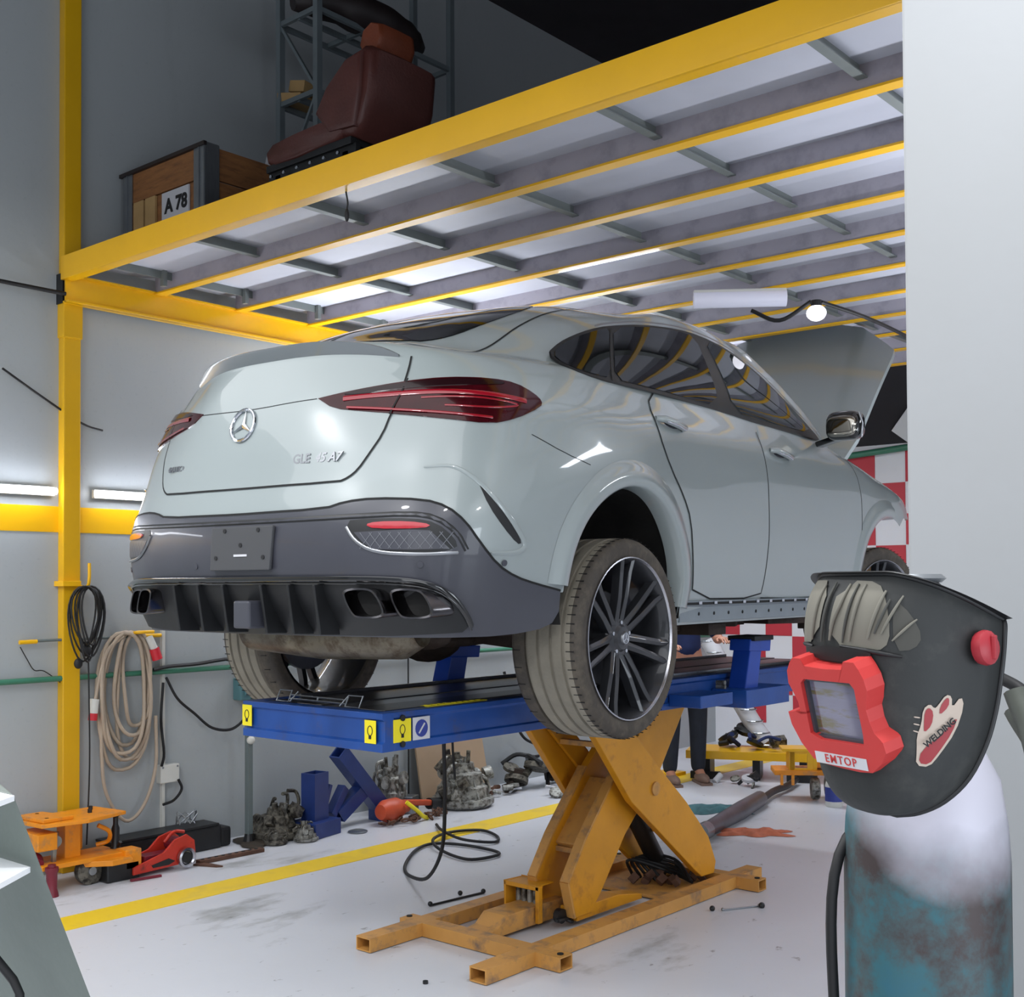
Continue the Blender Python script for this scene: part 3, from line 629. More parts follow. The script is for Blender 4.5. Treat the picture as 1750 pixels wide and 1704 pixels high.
def body_grid():
    G = np.zeros((15, 15, 3))
    for r in range(8): G[r] = LOW[r]
    for c in range(15):
        for k in range(6): G[8+k, c] = UP[c][k]; G[8+k, c, 2] += (0,0,.012,.025,.035,.04)[k]
        G[14, c] = T0
    NU, NV = 10, 8
    # knot-distance aware interpolation: columns first (v), then rings (u)
    def nat(P, n):                      # chord-length parametrised cubic Hermite
        P = np.asarray(P, float); k = len(P)
        if P.ndim == 2: L = np.linalg.norm(np.diff(P, axis=0), axis=1)
        else: L = np.linalg.norm(np.diff(P, axis=0), axis=2).mean(axis=1)
        L = np.maximum(L, 1e-3); m = np.zeros_like(P)
        for i in range(1, k-1):
            a = (P[i]-P[i-1])/L[i-1]; b = (P[i+1]-P[i])/L[i]
            m[i] = (a*L[i]+b*L[i-1])/(L[i]+L[i-1])
        m[0] = (P[1]-P[0])/L[0]*1.5-m[1]*.5; m[-1] = (P[-1]-P[-2])/L[-1]*1.5-m[-2]*.5
        out = []
        for i in range(k-1):
            for j in range(n if i < k-2 else n+1):
                t = j/n; h = L[i]
                out.append((2*t**3-3*t*t+1)*P[i]+(t**3-2*t*t+t)*h*m[i]+(-2*t**3+3*t*t)*P[i+1]+(t**3-t*t)*h*m[i+1])
        return np.array(out)
    # mirror a few columns so that rings leave the centre line square
    A = nat(G, NV)                       # (nv, 15, 3)
    B = np.swapaxes(A, 0, 1)             # columns, nv, 3
    M = B*np.array([-1, 1, 1])
    E = np.concatenate([M[2:0:-1], B, M[-2:-4:-1]], 0)
    S = nat(E, NU)[2*NU:-2*NU]
    return S                             # (nu, nv, 3)
# ================================================================= the car
car = thing('car', 'light grey coupe SUV raised on the scissor lift with its hood open', 'car', (-3.677, 3.771, 1.17), R(4))
S = body_grid(); NUs, NVs = S.shape[:2]
V_ = [tuple(p) for p in S.reshape(-1, 3)]
F_ = [(i*NVs+j, (i+1)*NVs+j, (i+1)*NVs+j+1, i*NVs+j+1) for i in range(NUs-1) for j in range(NVs-1)]
nV = len(V_)
V2 = V_+[(-x, y, z) for x, y, z in V_]; F2 = F_+[tuple(nV+k for k in f[::-1]) for f in F_]
bmt = bmesh.new(); vv = [bmt.verts.new(p) for p in V2]
for f in F2:
    try: bmt.faces.new([vv[k] for k in f])
    except ValueError: pass
bmesh.ops.remove_doubles(bmt, verts=bmt.verts, dist=2e-4)
bmesh.ops.dissolve_degenerate(bmt, edges=bmt.edges, dist=1e-5)
bmesh.ops.recalc_face_normals(bmt, faces=bmt.faces)
bmt.verts.ensure_lookup_table(); bmt.faces.ensure_lookup_table(); bmt.normal_update()
fc = min(bmt.faces, key=lambda f: f.calc_center_median().y)
if fc.normal.y > 0: bmesh.ops.reverse_faces(bmt, faces=bmt.faces); bmt.normal_update()
BV = BVHTree.FromBMesh(bmt)
TRI = [[v.co.copy() for v in f.verts] for f in bmt.faces]; NRM = [[v.normal.copy() for v in f.verts] for f in bmt.faces]
def surf(o_, d_):
    h = BV.ray_cast(Vector(o_), Vector(d_).normalized())
    if h[0] is None:
        h = BV.find_nearest(Vector(o_)+Vector(d_).normalized()*1.6)
    p, n, i = h[0], h[1], h[2]
    ws = [1/((c-p).length+1e-4)**2 for c in TRI[i]]
    nn = Vector((0, 0, 0))
    for a, b_ in zip(ws, NRM[i]): nn += b_*a
    nn.normalize()
    return p, nn
def P_side(u, v): return surf((3, u, v), (-1, 0, 0))
def P_rear(u, v): return surf((u, -3, v), (0, 1, 0))
def P_theta(u, v):
    a = R(u); return surf((3*math.sin(a), -3*math.cos(a), v), (-math.sin(a), math.cos(a), 0))
def P_top(u, v): return surf((u, v, 3), (0, 0, -1))
PROJ = {'side': (P_side, (1, 1)), 'rear': (P_rear, (1, 1)), 'theta': (P_theta, (.017, 1)), 'top': (P_top, (1, 1))}

def smooth_poly(pts, it=2, closed=True, keep=()):
    P = [tuple(p) for p in pts]; keep = [tuple(P[k]) for k in keep]
    for _ in range(it):
        Q = []; n = len(P)
        for i in range(n if closed else n-1):
            a, b_ = P[i], P[(i+1) % n]
            if a in keep: Q.append(a)
            else: Q.append((a[0]*.75+b_[0]*.25, a[1]*.75+b_[1]*.25))
            if b_ not in keep: Q.append((a[0]*.25+b_[0]*.75, a[1]*.25+b_[1]*.75))
        if not closed: Q = [P[0]]+Q[1:]+[P[-1]]
        P = Q
    return P
def densify(P, sc_, step, closed=True):
    out = []; n = len(P)
    for i in range(n if closed else n-1):
        a, b_ = P[i], P[(i+1) % n]; L = math.hypot((b_[0]-a[0])*sc_[0], (b_[1]-a[1])*sc_[1]); k = max(1, int(L/step))
        for j in range(k): out.append((a[0]+(b_[0]-a[0])*j/k, a[1]+(b_[1]-a[1])*j/k))
    if not closed: out.append(P[-1])
    return out
def inside(p, poly):
    x, y = p; c_ = False; n = len(poly); j = n-1
    for i in range(n):
        xi, yi = poly[i]; xj, yj = poly[j]
        if (yi > y) != (yj > y) and x < (xj-xi)*(y-yi)/(yj-yi)+xi: c_ = not c_
        j = i
    return c_
def setn(me, ns):
    me.shade_smooth(); me.normals_split_custom_set_from_vertices([tuple(n) for n in ns])
def patch(name, poly, proj, off, m_, parent=None, it=2, cell=.03, mirror=False, keep=(), rim=True, dome=0.):
    """skin panel lying on the body: outline in 2D, projected on the body surface and lifted by off, edge turned in"""
    fn, s_ = PROJ[proj]
    pl = densify(smooth_poly(poly, it, True, keep) if it else list(poly), s_, cell*.6)
    q = [(p[0]*s_[0], p[1]*s_[1]) for p in pl]
    x0, x1 = min(p[0] for p in q), max(p[0] for p in q); y0, y1 = min(p[1] for p in q), max(p[1] for p in q)
    inner = []; nx = max(1, int((x1-x0)/cell)); ny = max(1, int((y1-y0)/cell))
    for i in range(nx+1):
        for j in range(ny+1):
            p = (x0+(x1-x0)*(i+.5)/(nx+1), y0+(y1-y0)*(j+.5)/(ny+1))
            if inside(p, q) and min((p[0]-k[0])**2+(p[1]-k[1])**2 for k in q) > (cell*.45)**2: inner.append(p)
    n0 = len(q)
    vs, es, fs, *_ = delaunay_2d_cdt([Vector(p) for p in q+inner], [], [list(range(n0))], 1, 1e-6)
    co = []; no = []
    for v in vs:
        p, n = fn(v[0]/s_[0], v[1]/s_[1]); 
        dd = 0
        if dome: dd = dome*min(1, min(math.hypot(v[0]-k[0], v[1]-k[1]) for k in q)/.03)
        co.append(p+n*(off+dd)); no.append(n)
    # orientation
    f0 = fs[len(fs)//2]; nf = (co[f0[1]]-co[f0[0]]).cross(co[f0[2]]-co[f0[0]])
    if nf.dot(no[f0[0]]) < 0: fs = [tuple(reversed(f)) for f in fs]
    if rim:
        from collections import defaultdict
        cnt = defaultdict(int)
        for f in fs:
            for a, b_ in zip(f, list(f[1:])+[f[0]]): cnt[(a, b_)] += 1
        bd = [(a, b_) for (a, b_) in cnt if (b_, a) not in cnt]
        ids = {}
        for a, b_ in bd:
            for v in (a, b_):
                if v not in ids: ids[v] = (len(co), len(co)+1); co.append(co[v].copy()); no.append(no[v].copy()); co.append(co[v]-no[v]*(off+.004)); no.append(no[v].copy())
        fs = list(fs)
        for a, b_ in bd: fs.append((b_, a, ids[a][1], ids[b_][1]))
    if mirror:
        co = [Vector((-p.x, p.y, p.z)) for p in co]; no = [Vector((-n.x, n.y, n.z)) for n in no]; fs = [tuple(reversed(f)) for f in fs]
    me = bpy.data.meshes.new(name); me.from_pydata(co, [], [tuple(f) for f in fs]); me.materials.append(M[m_])
    setn(me, no)
    o_ = bpy.data.objects.new(name, me); C.objects.link(o_); o_.parent = parent or car
    return o_
FIT = {}
def fitted(region, deg):
    """smooth polynomial pane x = f(y, z) through the body surface inside the outline, so that glass reflects cleanly"""
    ys = [p[0] for p in region]; zs = [p[1] for p in region]; pts = []
    for i in range(22):
        for j in range(14):
            y = min(ys)+(max(ys)-min(ys))*(i+.5)/22; z = min(zs)+(max(zs)-min(zs))*(j+.5)/14
            if inside((y, z), region): p, n = P_side(y, z); pts.append((y, z, p.x))
    P = np.array(pts); ex = [(a, b_) for a in range(deg+1) for b_ in range(deg+1-a)]
    A_ = np.stack([P[:, 0]**a*P[:, 1]**b_ for a, b_ in ex], 1); cf = np.linalg.lstsq(A_, P[:, 2], rcond=None)[0]
    res = max(P[:, 2]-A_ @ cf)
    def fn(u, v):
        x = res*.6+sum(c*u**a*v**b_ for c, (a, b_) in zip(cf, ex))
        dy = sum(c*a*u**(a-1)*v**b_ for c, (a, b_) in zip(cf, ex) if a); dz = sum(c*b_*u**a*v**(b_-1) for c, (a, b_) in zip(cf, ex) if b_)
        return Vector((x, u, v)), Vector((1, -dy, -dz)).normalized()
    return fn
def ribbon(name, line, proj, wd, off, m_, parent=None, it=2, closed=False, mirror=False, tp=False, crown=0.):
    """narrow strip following a line on the body"""
    fn, s_ = PROJ[proj]
    pl = densify(smooth_poly(line, it, closed), s_, .02, closed)
    P = []; N = []
    for u, v in pl:
        p, n = fn(u, v); P.append(p); N.append(n)
    n_ = len(P); co = []; no = []; fs = []
    for i in range(n_):
        t_ = (P[(i+1) % n_]-P[i-1]) if closed else (P[min(i+1, n_-1)]-P[max(i-1, 0)])
        s2 = t_.normalized().cross(N[i]).normalized(); ww = wd/2*(math.sin(PI*(i+.3)/(n_-.4))**.5 if tp else 1)
        co += [P[i]-s2*ww+N[i]*off, P[i]+N[i]*(off+crown), P[i]+s2*ww+N[i]*off]; no += [(N[i]-s2*(.5 if crown else 0)).normalized(), N[i], (N[i]+s2*(.5 if crown else 0)).normalized()]
    for i in range(n_ if closed else n_-1):
        j = (i+1) % n_
        fs += [(i*3, i*3+1, j*3+1, j*3), (i*3+1, i*3+2, j*3+2, j*3+1)]
    if mirror:
        co = [Vector((-p.x, p.y, p.z)) for p in co]; no = [Vector((-n.x, n.y, n.z)) for n in no]; fs = [tuple(reversed(f)) for f in fs]
    me = bpy.data.meshes.new(name); me.from_pydata(co, [], fs); me.materials.append(M[m_]); setn(me, no)
    o_ = bpy.data.objects.new(name, me); C.objects.link(o_); o_.parent = parent or car
    return o_

# ---- body shell with the four wheel arches cut out
AY = (.02, 2.935); AZ = .375; AR = .44
bs = bmt.copy(); bs.faces.ensure_lookup_table()
def ina(p, r): return abs(p.x) > .6 and any((p.y-a)**2+(p.z-AZ)**2 < r*r for a in AY) and p.z > .1
kill = [f for f in bs.faces if ina(f.calc_center_median(), AR)]
# also below the arch
kill += [f for f in bs.faces if f.calc_center_median().z < .285 and f.calc_center_median().y < -.4]
kill += [f for f in bs.faces if f.calc_center_median().z < .40 and -.52 < f.calc_center_median().y < 0 and abs(f.calc_center_median().x) > .6]
kill += [f for f in bs.faces if (f.calc_center_median().y > 3.0 and f.calc_center_median().z < .82) or f.calc_center_median().y > 3.5]
ks = set(kill)
kill += [f for f in bs.faces if f not in ks and abs(f.calc_center_median().x) > .6 and any(abs(f.calc_center_median().y-a) < AR for a in AY) and f.calc_center_median().z < AZ]
bmesh.ops.delete(bs, geom=list(set(kill)), context='FACES')
for v in bs.verts:
    if v.is_boundary and abs(v.co.x) > .6:
        for a in AY:
            dy, dz = v.co.y-a, v.co.z-AZ; r_ = math.hypot(dy, dz)
            if v.co.z > AZ and abs(r_-AR) < .07: v.co.y, v.co.z = a+dy/r_*(AR+.004), AZ+dz/r_*(AR+.004)
            elif v.co.z <= AZ and abs(abs(dy)-AR) < .07: v.co.y = a+math.copysign(AR+.004, dy)
me = bpy.data.meshes.new('body_shell'); bs.normal_update(); bs.to_mesh(me); me.materials.append(M['paint']); me.shade_smooth(); bs.free()
shell = bpy.data.objects.new('body_shell', me); C.objects.link(shell); shell.parent = car

# arch lips
for sx in (1, -1):
    for a in AY:
        b = MB(); co = []; rows = [(-.010, -.06), (-.006, .012), (.004, .020), (.03, .022), (.055, .019), (.075, .006), (.10, .001)]
        rings = []
        for k in range(45):
            an = R(-6+180*k/44) if a < 1 else R(80+106*k/44); rg = []
            for dr, of in rows:
                y, z = a+(AR+dr)*math.cos(an), AZ+(AR+dr)*math.sin(an)
                p, n = P_side(y, z)
                if dr == -.010: p = Vector((p.x-.06, p.y, p.z)); of = 0
                rg.append(Vector((sx*(p.x+n.x*of), p.y+n.y*of*0, p.z+n.z*of*0)))
            rings.append(rg)
        m_ = len(rows); b.add([p for r_ in rings for p in r_], [(i*m_+j, i*m_+j+1, (i+1)*m_+j+1, (i+1)*m_+j) for i in range(44) for j in range(m_-1)])
        o_ = b.build('wheel_arch_lip', 'paint', car, smooth=70, fix=False)
        me = o_.data
        # make it face outwards
        if me.polygons[3].normal.x*sx < 0: me.flip_normals()
        # dark liner
        L = MB(); L.lathe([(AR+.015, .955*sx), (AR+.015, .50*sx), (.02, .50*sx)], (0, a, AZ-.0), 'x', 32, R(-12 if a < 1 else 97), R(192))
        for_ = L.build('wheel_liner', 'under', car, smooth=50)

# ---- tailgate, doors and their gaps
GR = [(23.6, .786), (25.5, .80), (27.2, .827), (29.1, .883), (31.3, .951), (32.5, 1.023), (33.8, 1.072), (34.6, 1.14), (35.3, 1.2), (35.6, 1.243)]
gate = [(0, .784)]+GR+[(20, 1.282), (0, 1.297)]+[(-20, 1.282)]+[(-u, v) for u, v in GR[::-1]]
tg = patch('tailgate', gate, 'theta', .003, 'paint', it=1, cell=.035)
ribbon('tailgate_gap', [(-35.6, 1.245)]+[(-u, v) for u, v in GR[::-1]]+[(0, .784)]+GR+[(35.6, 1.245)], 'theta', .007, .0036, 'gap', tg, it=1)
ribbon('tailgate_crease', [(-21, 1.094), (-2.8, 1.081), (17.0, 1.096)], 'theta', .003, .0038, 'gap', tg)
DOOR2 = [(.33, 1.225), (.240, 1.169), (.258, 1.047), (.345, .908), (.452, .80), (.522, .70), (.552, .522), (.575, .362), (1.279, .357), (1.30, .447), (1.340, .701), (1.345, .986), (1.322, 1.114), (1.10, 1.225)]
DOOR1 = [(1.332, 1.114), (1.352, .986), (1.347, .701), (1.307, .447), (1.286, .357), (1.756, .35), (2.50, .37), (2.53, .645), (2.56, .981), (2.52, 1.13), (2.25, 1.19), (1.35, 1.222)]
for mir in (False, True):
    d2 = patch('rear_door', DOOR2, 'side', .003, 'paint', it=1, cell=.05, mirror=mir)
    ribbon('door_gap', DOOR2[:-1]+[(1.315, 1.16)], 'side', .007, .0034, 'gap', d2, it=1, mirror=mir)
    d1 = patch('front_door', DOOR1, 'side', .003, 'paint', it=1, cell=.05, mirror=mir)
    ribbon('door_gap', [(1.286, .357), (1.756, .35), (2.50, .37), (2.53, .645), (2.56, .981), (2.52, 1.13)], 'side', .007, .0034, 'gap', d1, it=1, mirror=mir)
    # door handles
    for (y, z, dd) in ((.381, 1.098, d2), (1.53, 1.068, d1)):
        sx = -1 if mir else 1
        p, n = P_side(y, z); 
        b = MB(); b.tube([(p.x*sx+sx*.004, y-.115, z+.012), (p.x*sx+sx*.03, y-.085, z+.01), (p.x*sx+sx*.034, y, z), (p.x*sx+sx*.03, y+.085, z-.01), (p.x*sx+sx*.004, y+.115, z-.012)], [.011, .015, .016, .015, .011], 10)
        b.build('door_handle', 'paint', dd, smooth=60)
        b = MB(); b.tube([(p.x*sx+sx*.036, y-.08, z+.001), (p.x*sx+sx*.045, y, z-.008), (p.x*sx+sx*.036, y+.08, z-.02)], .006, 8)
        b.build('handle_strip', 'chrome', dd, smooth=60)
        b = MB(); b.sphere((p.x*sx-sx*.002, y, z-.004), (.01, .085, .026), 14, 8); b.build('handle_cup', 'charcoal', dd, smooth=60)
# ---- windows
WALL = [(-.297, 1.308), (-.18, 1.372), (-.071, 1.418), (.06, 1.465), (.196, 1.503), (.471, 1.556), (.797, 1.594), (1.023, 1.602), (1.317, 1.580), (1.612, 1.51), (1.86, 1.42), (2.06, 1.325), (2.25, 1.215), (2.141, 1.200), (1.405, 1.205), (.99, 1.221), (.512, 1.226), (-.024, 1.224), (-.18, 1.235), (-.262, 1.262)]
W1 = [(-.275, 1.306), (-.17, 1.366), (-.048, 1.415), (.12, 1.472), (.195, 1.488), (.115, 1.404), (-.010, 1.242), (-.10, 1.242), (-.19, 1.250), (-.262, 1.272)]
W2 = [(.225, 1.493), (.458, 1.543), (.783, 1.580), (.955, 1.583), (.925, 1.424), (.93, 1.238), (.519, 1.241), (.211, 1.240), (.02, 1.240), (.13, 1.385)]
W3 = [(1.055, 1.588), (1.293, 1.565), (1.587, 1.498), (1.83, 1.41), (1.99, 1.33), (2.11, 1.228), (1.494, 1.226), (1.085, 1.236), (1.060, 1.434)]
PROJ['pane'] = (fitted(WALL, 4), (1, 1))
for mir in (False, True):
    fr = patch('window_surround', WALL, 'pane', .006, 'satin_black', it=1, cell=.05, mirror=mir)
    patch('quarter_window', W1, 'pane', .009, 'glass_dark', fr, it=1, cell=.04, mirror=mir)
    patch('rear_door_window', W2, 'pane', .009, 'glass_dark', fr, it=1, cell=.05, mirror=mir)
    patch('front_door_window', W3, 'pane', .009, 'glass_front', fr, it=1, cell=.05, mirror=mir)
    ribbon('window_chrome', [(.10, 1.483), (.196, 1.512), (.471, 1.568), (.797, 1.607), (1.023, 1.614), (1.317, 1.592), (1.612, 1.524), (1.86, 1.435), (2.06, 1.34), (2.25, 1.235)], 'pane', .010, .009, 'silver', fr, mirror=mir, crown=.003)
    ribbon('window_divider', [(.21, 1.495), (.12, 1.40), (.02, 1.27), (0.0, 1.235)], 'pane', .008, .011, 'satin_black', fr, mirror=mir)
    ribbon('roof_seam', [(.30, -.0), (.30, -.0)], 'top', .001, .001, 'gap', fr, mirror=mir) if False else None
# rear glass and roof seams (seen almost edge on)
patch('rear_window', [(-.44, -.70), (.44, -.70), (.53, -.55), (.54, -.3), (.50, .0), (.40, .22), (-.40, .22), (-.50, 0), (-.54, -.3), (-.53, -.55)], 'top', .004, 'glass_dark', it=2, cell=.06)
for mir in (False, True): ribbon('roof_seam', [(.50, .45), (.55, .2), (.60, -.1), (.645, -.35), (.665, -.55), (.66, -.70)], 'top', .007, .002, 'gap', mirror=mir)
# spoiler lip on the tailgate
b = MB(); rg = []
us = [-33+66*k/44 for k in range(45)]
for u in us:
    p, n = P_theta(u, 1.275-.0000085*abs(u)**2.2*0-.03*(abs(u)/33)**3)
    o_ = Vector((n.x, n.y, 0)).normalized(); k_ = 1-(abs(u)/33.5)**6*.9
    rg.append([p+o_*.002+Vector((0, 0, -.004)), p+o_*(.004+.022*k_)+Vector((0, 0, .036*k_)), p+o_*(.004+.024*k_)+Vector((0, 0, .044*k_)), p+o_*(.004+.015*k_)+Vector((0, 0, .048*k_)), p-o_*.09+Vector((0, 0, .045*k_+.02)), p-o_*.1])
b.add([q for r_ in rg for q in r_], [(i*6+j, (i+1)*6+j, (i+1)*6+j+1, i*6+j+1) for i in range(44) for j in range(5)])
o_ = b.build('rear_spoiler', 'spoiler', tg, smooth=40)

# ---- tail lamps
LAMP = [(17.3, 1.096), (24.1, 1.117), (34.4, 1.144), (42.1, 1.155), (51.0, 1.157), (55.8, 1.146), (59.5, 1.112), (61.1, 1.085), (60.5, 1.062), (54.6, 1.01), (49.7, .985), (41.9, .999), (33.8, 1.022), (27.1, 1.037), (21.0, 1.054)]
for mir in (False, True):
    lm = patch('tail_lamp', LAMP, 'theta', .006, 'lamp_red', it=1, cell=.02, mirror=mir, keep=(0,), dome=.004)
    patch('smoked_band', [(22, 1.105), (34.4, 1.134), (42.1, 1.145), (51, 1.147), (54, 1.135), (48, 1.122), (34, 1.112), (26, 1.098)], 'theta', .0125, 'lamp_smoke', lm, it=1, cell=.02, mirror=mir)
    ribbon('light_bar', [(23, 1.085), (30, 1.092), (40, 1.097), (50, 1.092), (57, 1.075)], 'theta', .020, .0115, 'lamp_bar', lm, mirror=mir, crown=.003)
    ribbon('light_bar', [(38, 1.075), (46, 1.078), (53, 1.068), (56, 1.055), (50, 1.04), (42, 1.045)], 'theta', .007, .0115, 'lamp_bar', lm, mirror=mir, crown=.003)
    ribbon('light_bar', [(24, 1.052), (30, 1.042), (36, 1.030), (44, 1.014), (50, 1.006)], 'theta', .009, .0115, 'lamp_bar', lm, mirror=mir, crown=.003)
    ribbon('lamp_split', [(35.4, 1.150), (34.2, 1.09), (32.4, 1.018)], 'theta', .006, .0125, 'gap', lm, mirror=mir)
# ---- lower bumper
DT = [(0, .684), (2.7, .684), (21.5, .688), (25.4, .71), (30.5, .719), (38.6, .711), (42.1, .687), (44.8, .638), (47.2, .566), (50.3, .491), (53.9, .451), (58.7, .426), (65.3, .402)]
low = DT+[(65.3, .33), (63, .275), (52, .25), (40, .25), (20, .25), (0, .25), (-20, .25), (-40, .25), (-52, .25), (-63, .275), (-65.3, .33)]+[(-u, v) for u, v in DT[:0:-1]]
lb = patch('lower_bumper', low, 'theta', .004, 'charcoal', it=1, cell=.03, keep=(12, 13, len(DT)+10, len(DT)+11))
lb['label'] = 'charcoal lower rear bumper'
ribbon('bumper_edge', [(-u, v+.004) for u, v in DT[::-1]]+[(u, v+.004) for u, v in DT[1:]], 'theta', .008, .0055, 'gap', lb, it=1)
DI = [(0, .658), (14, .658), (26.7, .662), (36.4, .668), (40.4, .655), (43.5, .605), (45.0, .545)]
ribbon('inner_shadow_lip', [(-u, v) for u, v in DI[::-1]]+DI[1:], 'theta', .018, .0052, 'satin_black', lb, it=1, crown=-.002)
for mir in (False, True):
    fg = patch('fog_recess', [(25.5, .648), (30, .654), (37, .652), (40.5, .636), (43.2, .585), (43.6, .548), (38, .534), (31, .54), (28, .58)], 'theta', .005, 'satin_black', lb, it=1, cell=.02, mirror=mir)
    patch('mesh_insert', [(27.4, .608), (36.4, .614), (39.5, .61), (42.4, .549), (36, .547), (30.8, .549), (29.0, .572)], 'theta', .007, 'charcoal', fg, it=0, cell=.02, mirror=mir)
    for k in range(9):
        u = 28.5+k*1.55
        ribbon('mesh_strand', [(u, .606), (u+2.0, .552)], 'theta', .0025, .0085, 'mesh_grey', fg, it=0, mirror=mir)
        ribbon('mesh_strand', [(u+2.0, .606), (u, .552)], 'theta', .0025, .0085, 'mesh_grey', fg, it=0, mirror=mir)
    patch('rear_reflector', [(29.3, .633), (31.2, .642), (36.4, .641), (39.8, .630), (38.6, .617), (30.8, .618)], 'theta', .010, 'lamp_bright', fg, it=1, cell=.02, mirror=mir)
    ribbon('fog_trim', [(26.0, .626), (27.4, .580), (30.8, .539), (38.2, .530), (43.6, .537)], 'theta', .011, .007, 'silver', fg, it=2, mirror=mir, crown=.006)
    patch('side_vent', [(47.2, .774), (48.8, .742), (51.3, .677), (53.6, .619), (55.2, .573), (54.2, .568), (51.2, .627), (48.8, .694)], 'theta', .002, 'satin_black', it=1, cell=.02, mirror=mir, keep=(0,))
    ribbon('vent_blade', [(38.5, .828), (43, .838), (46.9, .79), (50.6, .707), (53.6, .636), (56.2, .570), (55.2, .545), (53.0, .535), (49.0, .537)], 'theta', .022, .001, 'paint', it=2, mirror=mir, crown=.010, tp=True)
    ribbon('corner_crease', [(58, .96), (66, .905), (74, .872)], 'theta', .003, .001, 'gap', it=1, mirror=mir)
    for (u, v) in ((51.5, .503), (38.0, .497), (-11, .503), (7, .497)) if not mir else ((51.5, .503), (38, .497)):
        p, n = P_theta(u, v)
        if mir: p.x *= -1; n.x *= -1
        MB().cyl(p+n*.003, p+n*.0075, .011, 14).build('parking_sensor', 'charcoal', lb, smooth=40)
# gloss black diffuser
GT = [(0, .457), (22.0, .457), (34.5, .453), (39.9, .434), (43.0, .392), (45.0, .332), (45.8, .295)]
dif = patch('diffuser', GT+[(44, .262), (0, .255), (-44, .262)]+[(-u, v) for u, v in GT[:0:-1]], 'theta', .012, 'satin_black', lb, it=1, cell=.03)
ribbon('diffuser_lip', [(-u, v-.002) for u, v in GT[::-1]]+[(u, v-.002) for u, v in GT[1:]], 'theta', .020, .016, 'gloss_black', lb, it=2, crown=.016)
ribbon('diffuser_highlight_lip', [(-u, v-.016) for u, v in GT[::-1]]+[(u, v-.016) for u, v in GT[1:]], 'theta', .006, .020, 'gloss_black', lb, it=2, crown=.003)
for x in (-.34, -.2, -.06, .15, .29, .42):
    b = MB(); b.prism([(-1.145, .43), (-1.05, .44), (-1.02, .255), (-1.115, .258)], 'x', x-.006, x+.006)
    b.build('diffuser_fin', 'satin_black', lb, bevel=.003)
MB().bx(.03, .115, -1.165, -1.08, .275, .375).build('tow_cover', 'charcoal', lb, bevel=.008)
# exhaust tips
def tip(name, poly, y0, y1):
    b = MB(); cx = sum(p[0] for p in poly)/len(poly); cz = sum(p[1] for p in poly)/len(poly)
    P = smooth_poly(poly, 2); n = len(P); rings = []
    for (y, s_) in ((y1, .9), (y0+.01, 1.0), (y0, .98), (y0, .86), (y0+.015, .84), (y1, .8)):
        rings.append([(cx+(x-cx)*s_, y+(x-cx)*SL, cz+(z-cz)*s_) for x, z in P])
    b.add([q for r_ in rings for q in r_], [(i*n+k, i*n+(k+1) % n, (i+1)*n+(k+1) % n, (i+1)*n+k) for i in range(5) for k in range(n)])
    o_ = b.build(name, 'dark_chrome', car, smooth=40)
    b = MB(); b.add([(cx+(x-cx)*.85, y0+.06+(x-cx)*SL, cz+(z-cz)*.85) for x, z in P], [tuple(range(n))]); b.build('tip_bore', 'under', o_)
    return o_
for sx in (1, -.86):
    SL = .25*sx
    A_ = [(.555, .418), (.655, .422), (.685, .400), (.715, .343), (.708, .318), (.612, .316), (.590, .332), (.562, .382)]
    B_ = [(.712, .418), (.815, .418), (.845, .396), (.872, .341), (.862, .318), (.765, .314), (.742, .332), (.716, .382)]
    tip('exhaust_tip', [(sx*x, z) for x, z in A_], -1.125, -.98)
    tip('exhaust_tip', [(sx*x, z) for x, z in B_], -1.06, -.94)
# licence plate bracket
b = MB(); b.prism([(-.105, .642), (.225, .642), (.205, .484), (-.115, .484)], 'y', -1.152, -1.138)
lp = b.build('plate_bracket', 'plate', lb, bevel=.004)
for (x, z) in ((.055, .575), (-.08, .53), (.175, .53), (-.03, .628), (.15, .628)): MB().cyl((x, -1.155, z), (x, -1.150, z), .008, 12).build('screw_hole', 'ink', lp)
MB().bx(.02, .09, -1.155, -1.1515, .534, .542).build('white_mark', 'label', lp)
# ---- emblem and lettering
sp, sn = P_rear(-.039, 1.025)
em = MB(); rad = .062
fr_ = frame(sp+sn*.008, (1, 0, 0), sn.cross(Vector((1, 0, 0))))
ring = [fr_ @ Vector((rad*math.cos(a), rad*math.sin(a), 0)) for a in [2*PI*k/28 for k in range(28)]]
em.tube(ring, .007, 8, closed=True)
for k in range(3):
    a = PI/2+k*2*PI/3
    tip_ = fr_ @ Vector((rad*math.cos(a), rad*math.sin(a), 0)); c0 = fr_ @ Vector((0, 0, .006))
    l_ = fr_ @ Vector((.011*math.cos(a+PI/2), .011*math.sin(a+PI/2), 0)); r_ = fr_ @ Vector((.011*math.cos(a-PI/2), .011*math.sin(a-PI/2), 0))
    em.add([tip_, l_, c0, r_], [(0, 1, 2), (0, 2, 3)])
em.build('round_star_emblem', 'chrome', tg, smooth=30)
p1, n1 = P_rear(.33, .875)
text('model_lettering', 'GLE', .047, .0025, 'silver', tg, frame(p1+n1*.006-Vector((.035, 0, 0)), (1, .06, 0), n1.cross(Vector((1, .06, 0)))), bold=.001)
p1, n1 = P_rear(.42, .875)
text('model_lettering', '45 A7', .047, .0025, 'silver', tg, frame(p1+n1*.006-Vector((.012, 0, 0)), (1, .12, 0), n1.cross(Vector((1, .12, 0)))), shear=.25, bold=.001)
p1, n1 = P_rear(-.43, .884)
text('left_lettering', '4MATIC+', .030, .002, 'silver', tg, frame(p1+n1*.006, (1, -.14, 0), n1.cross(Vector((1, -.14, 0)))), bold=.0005)
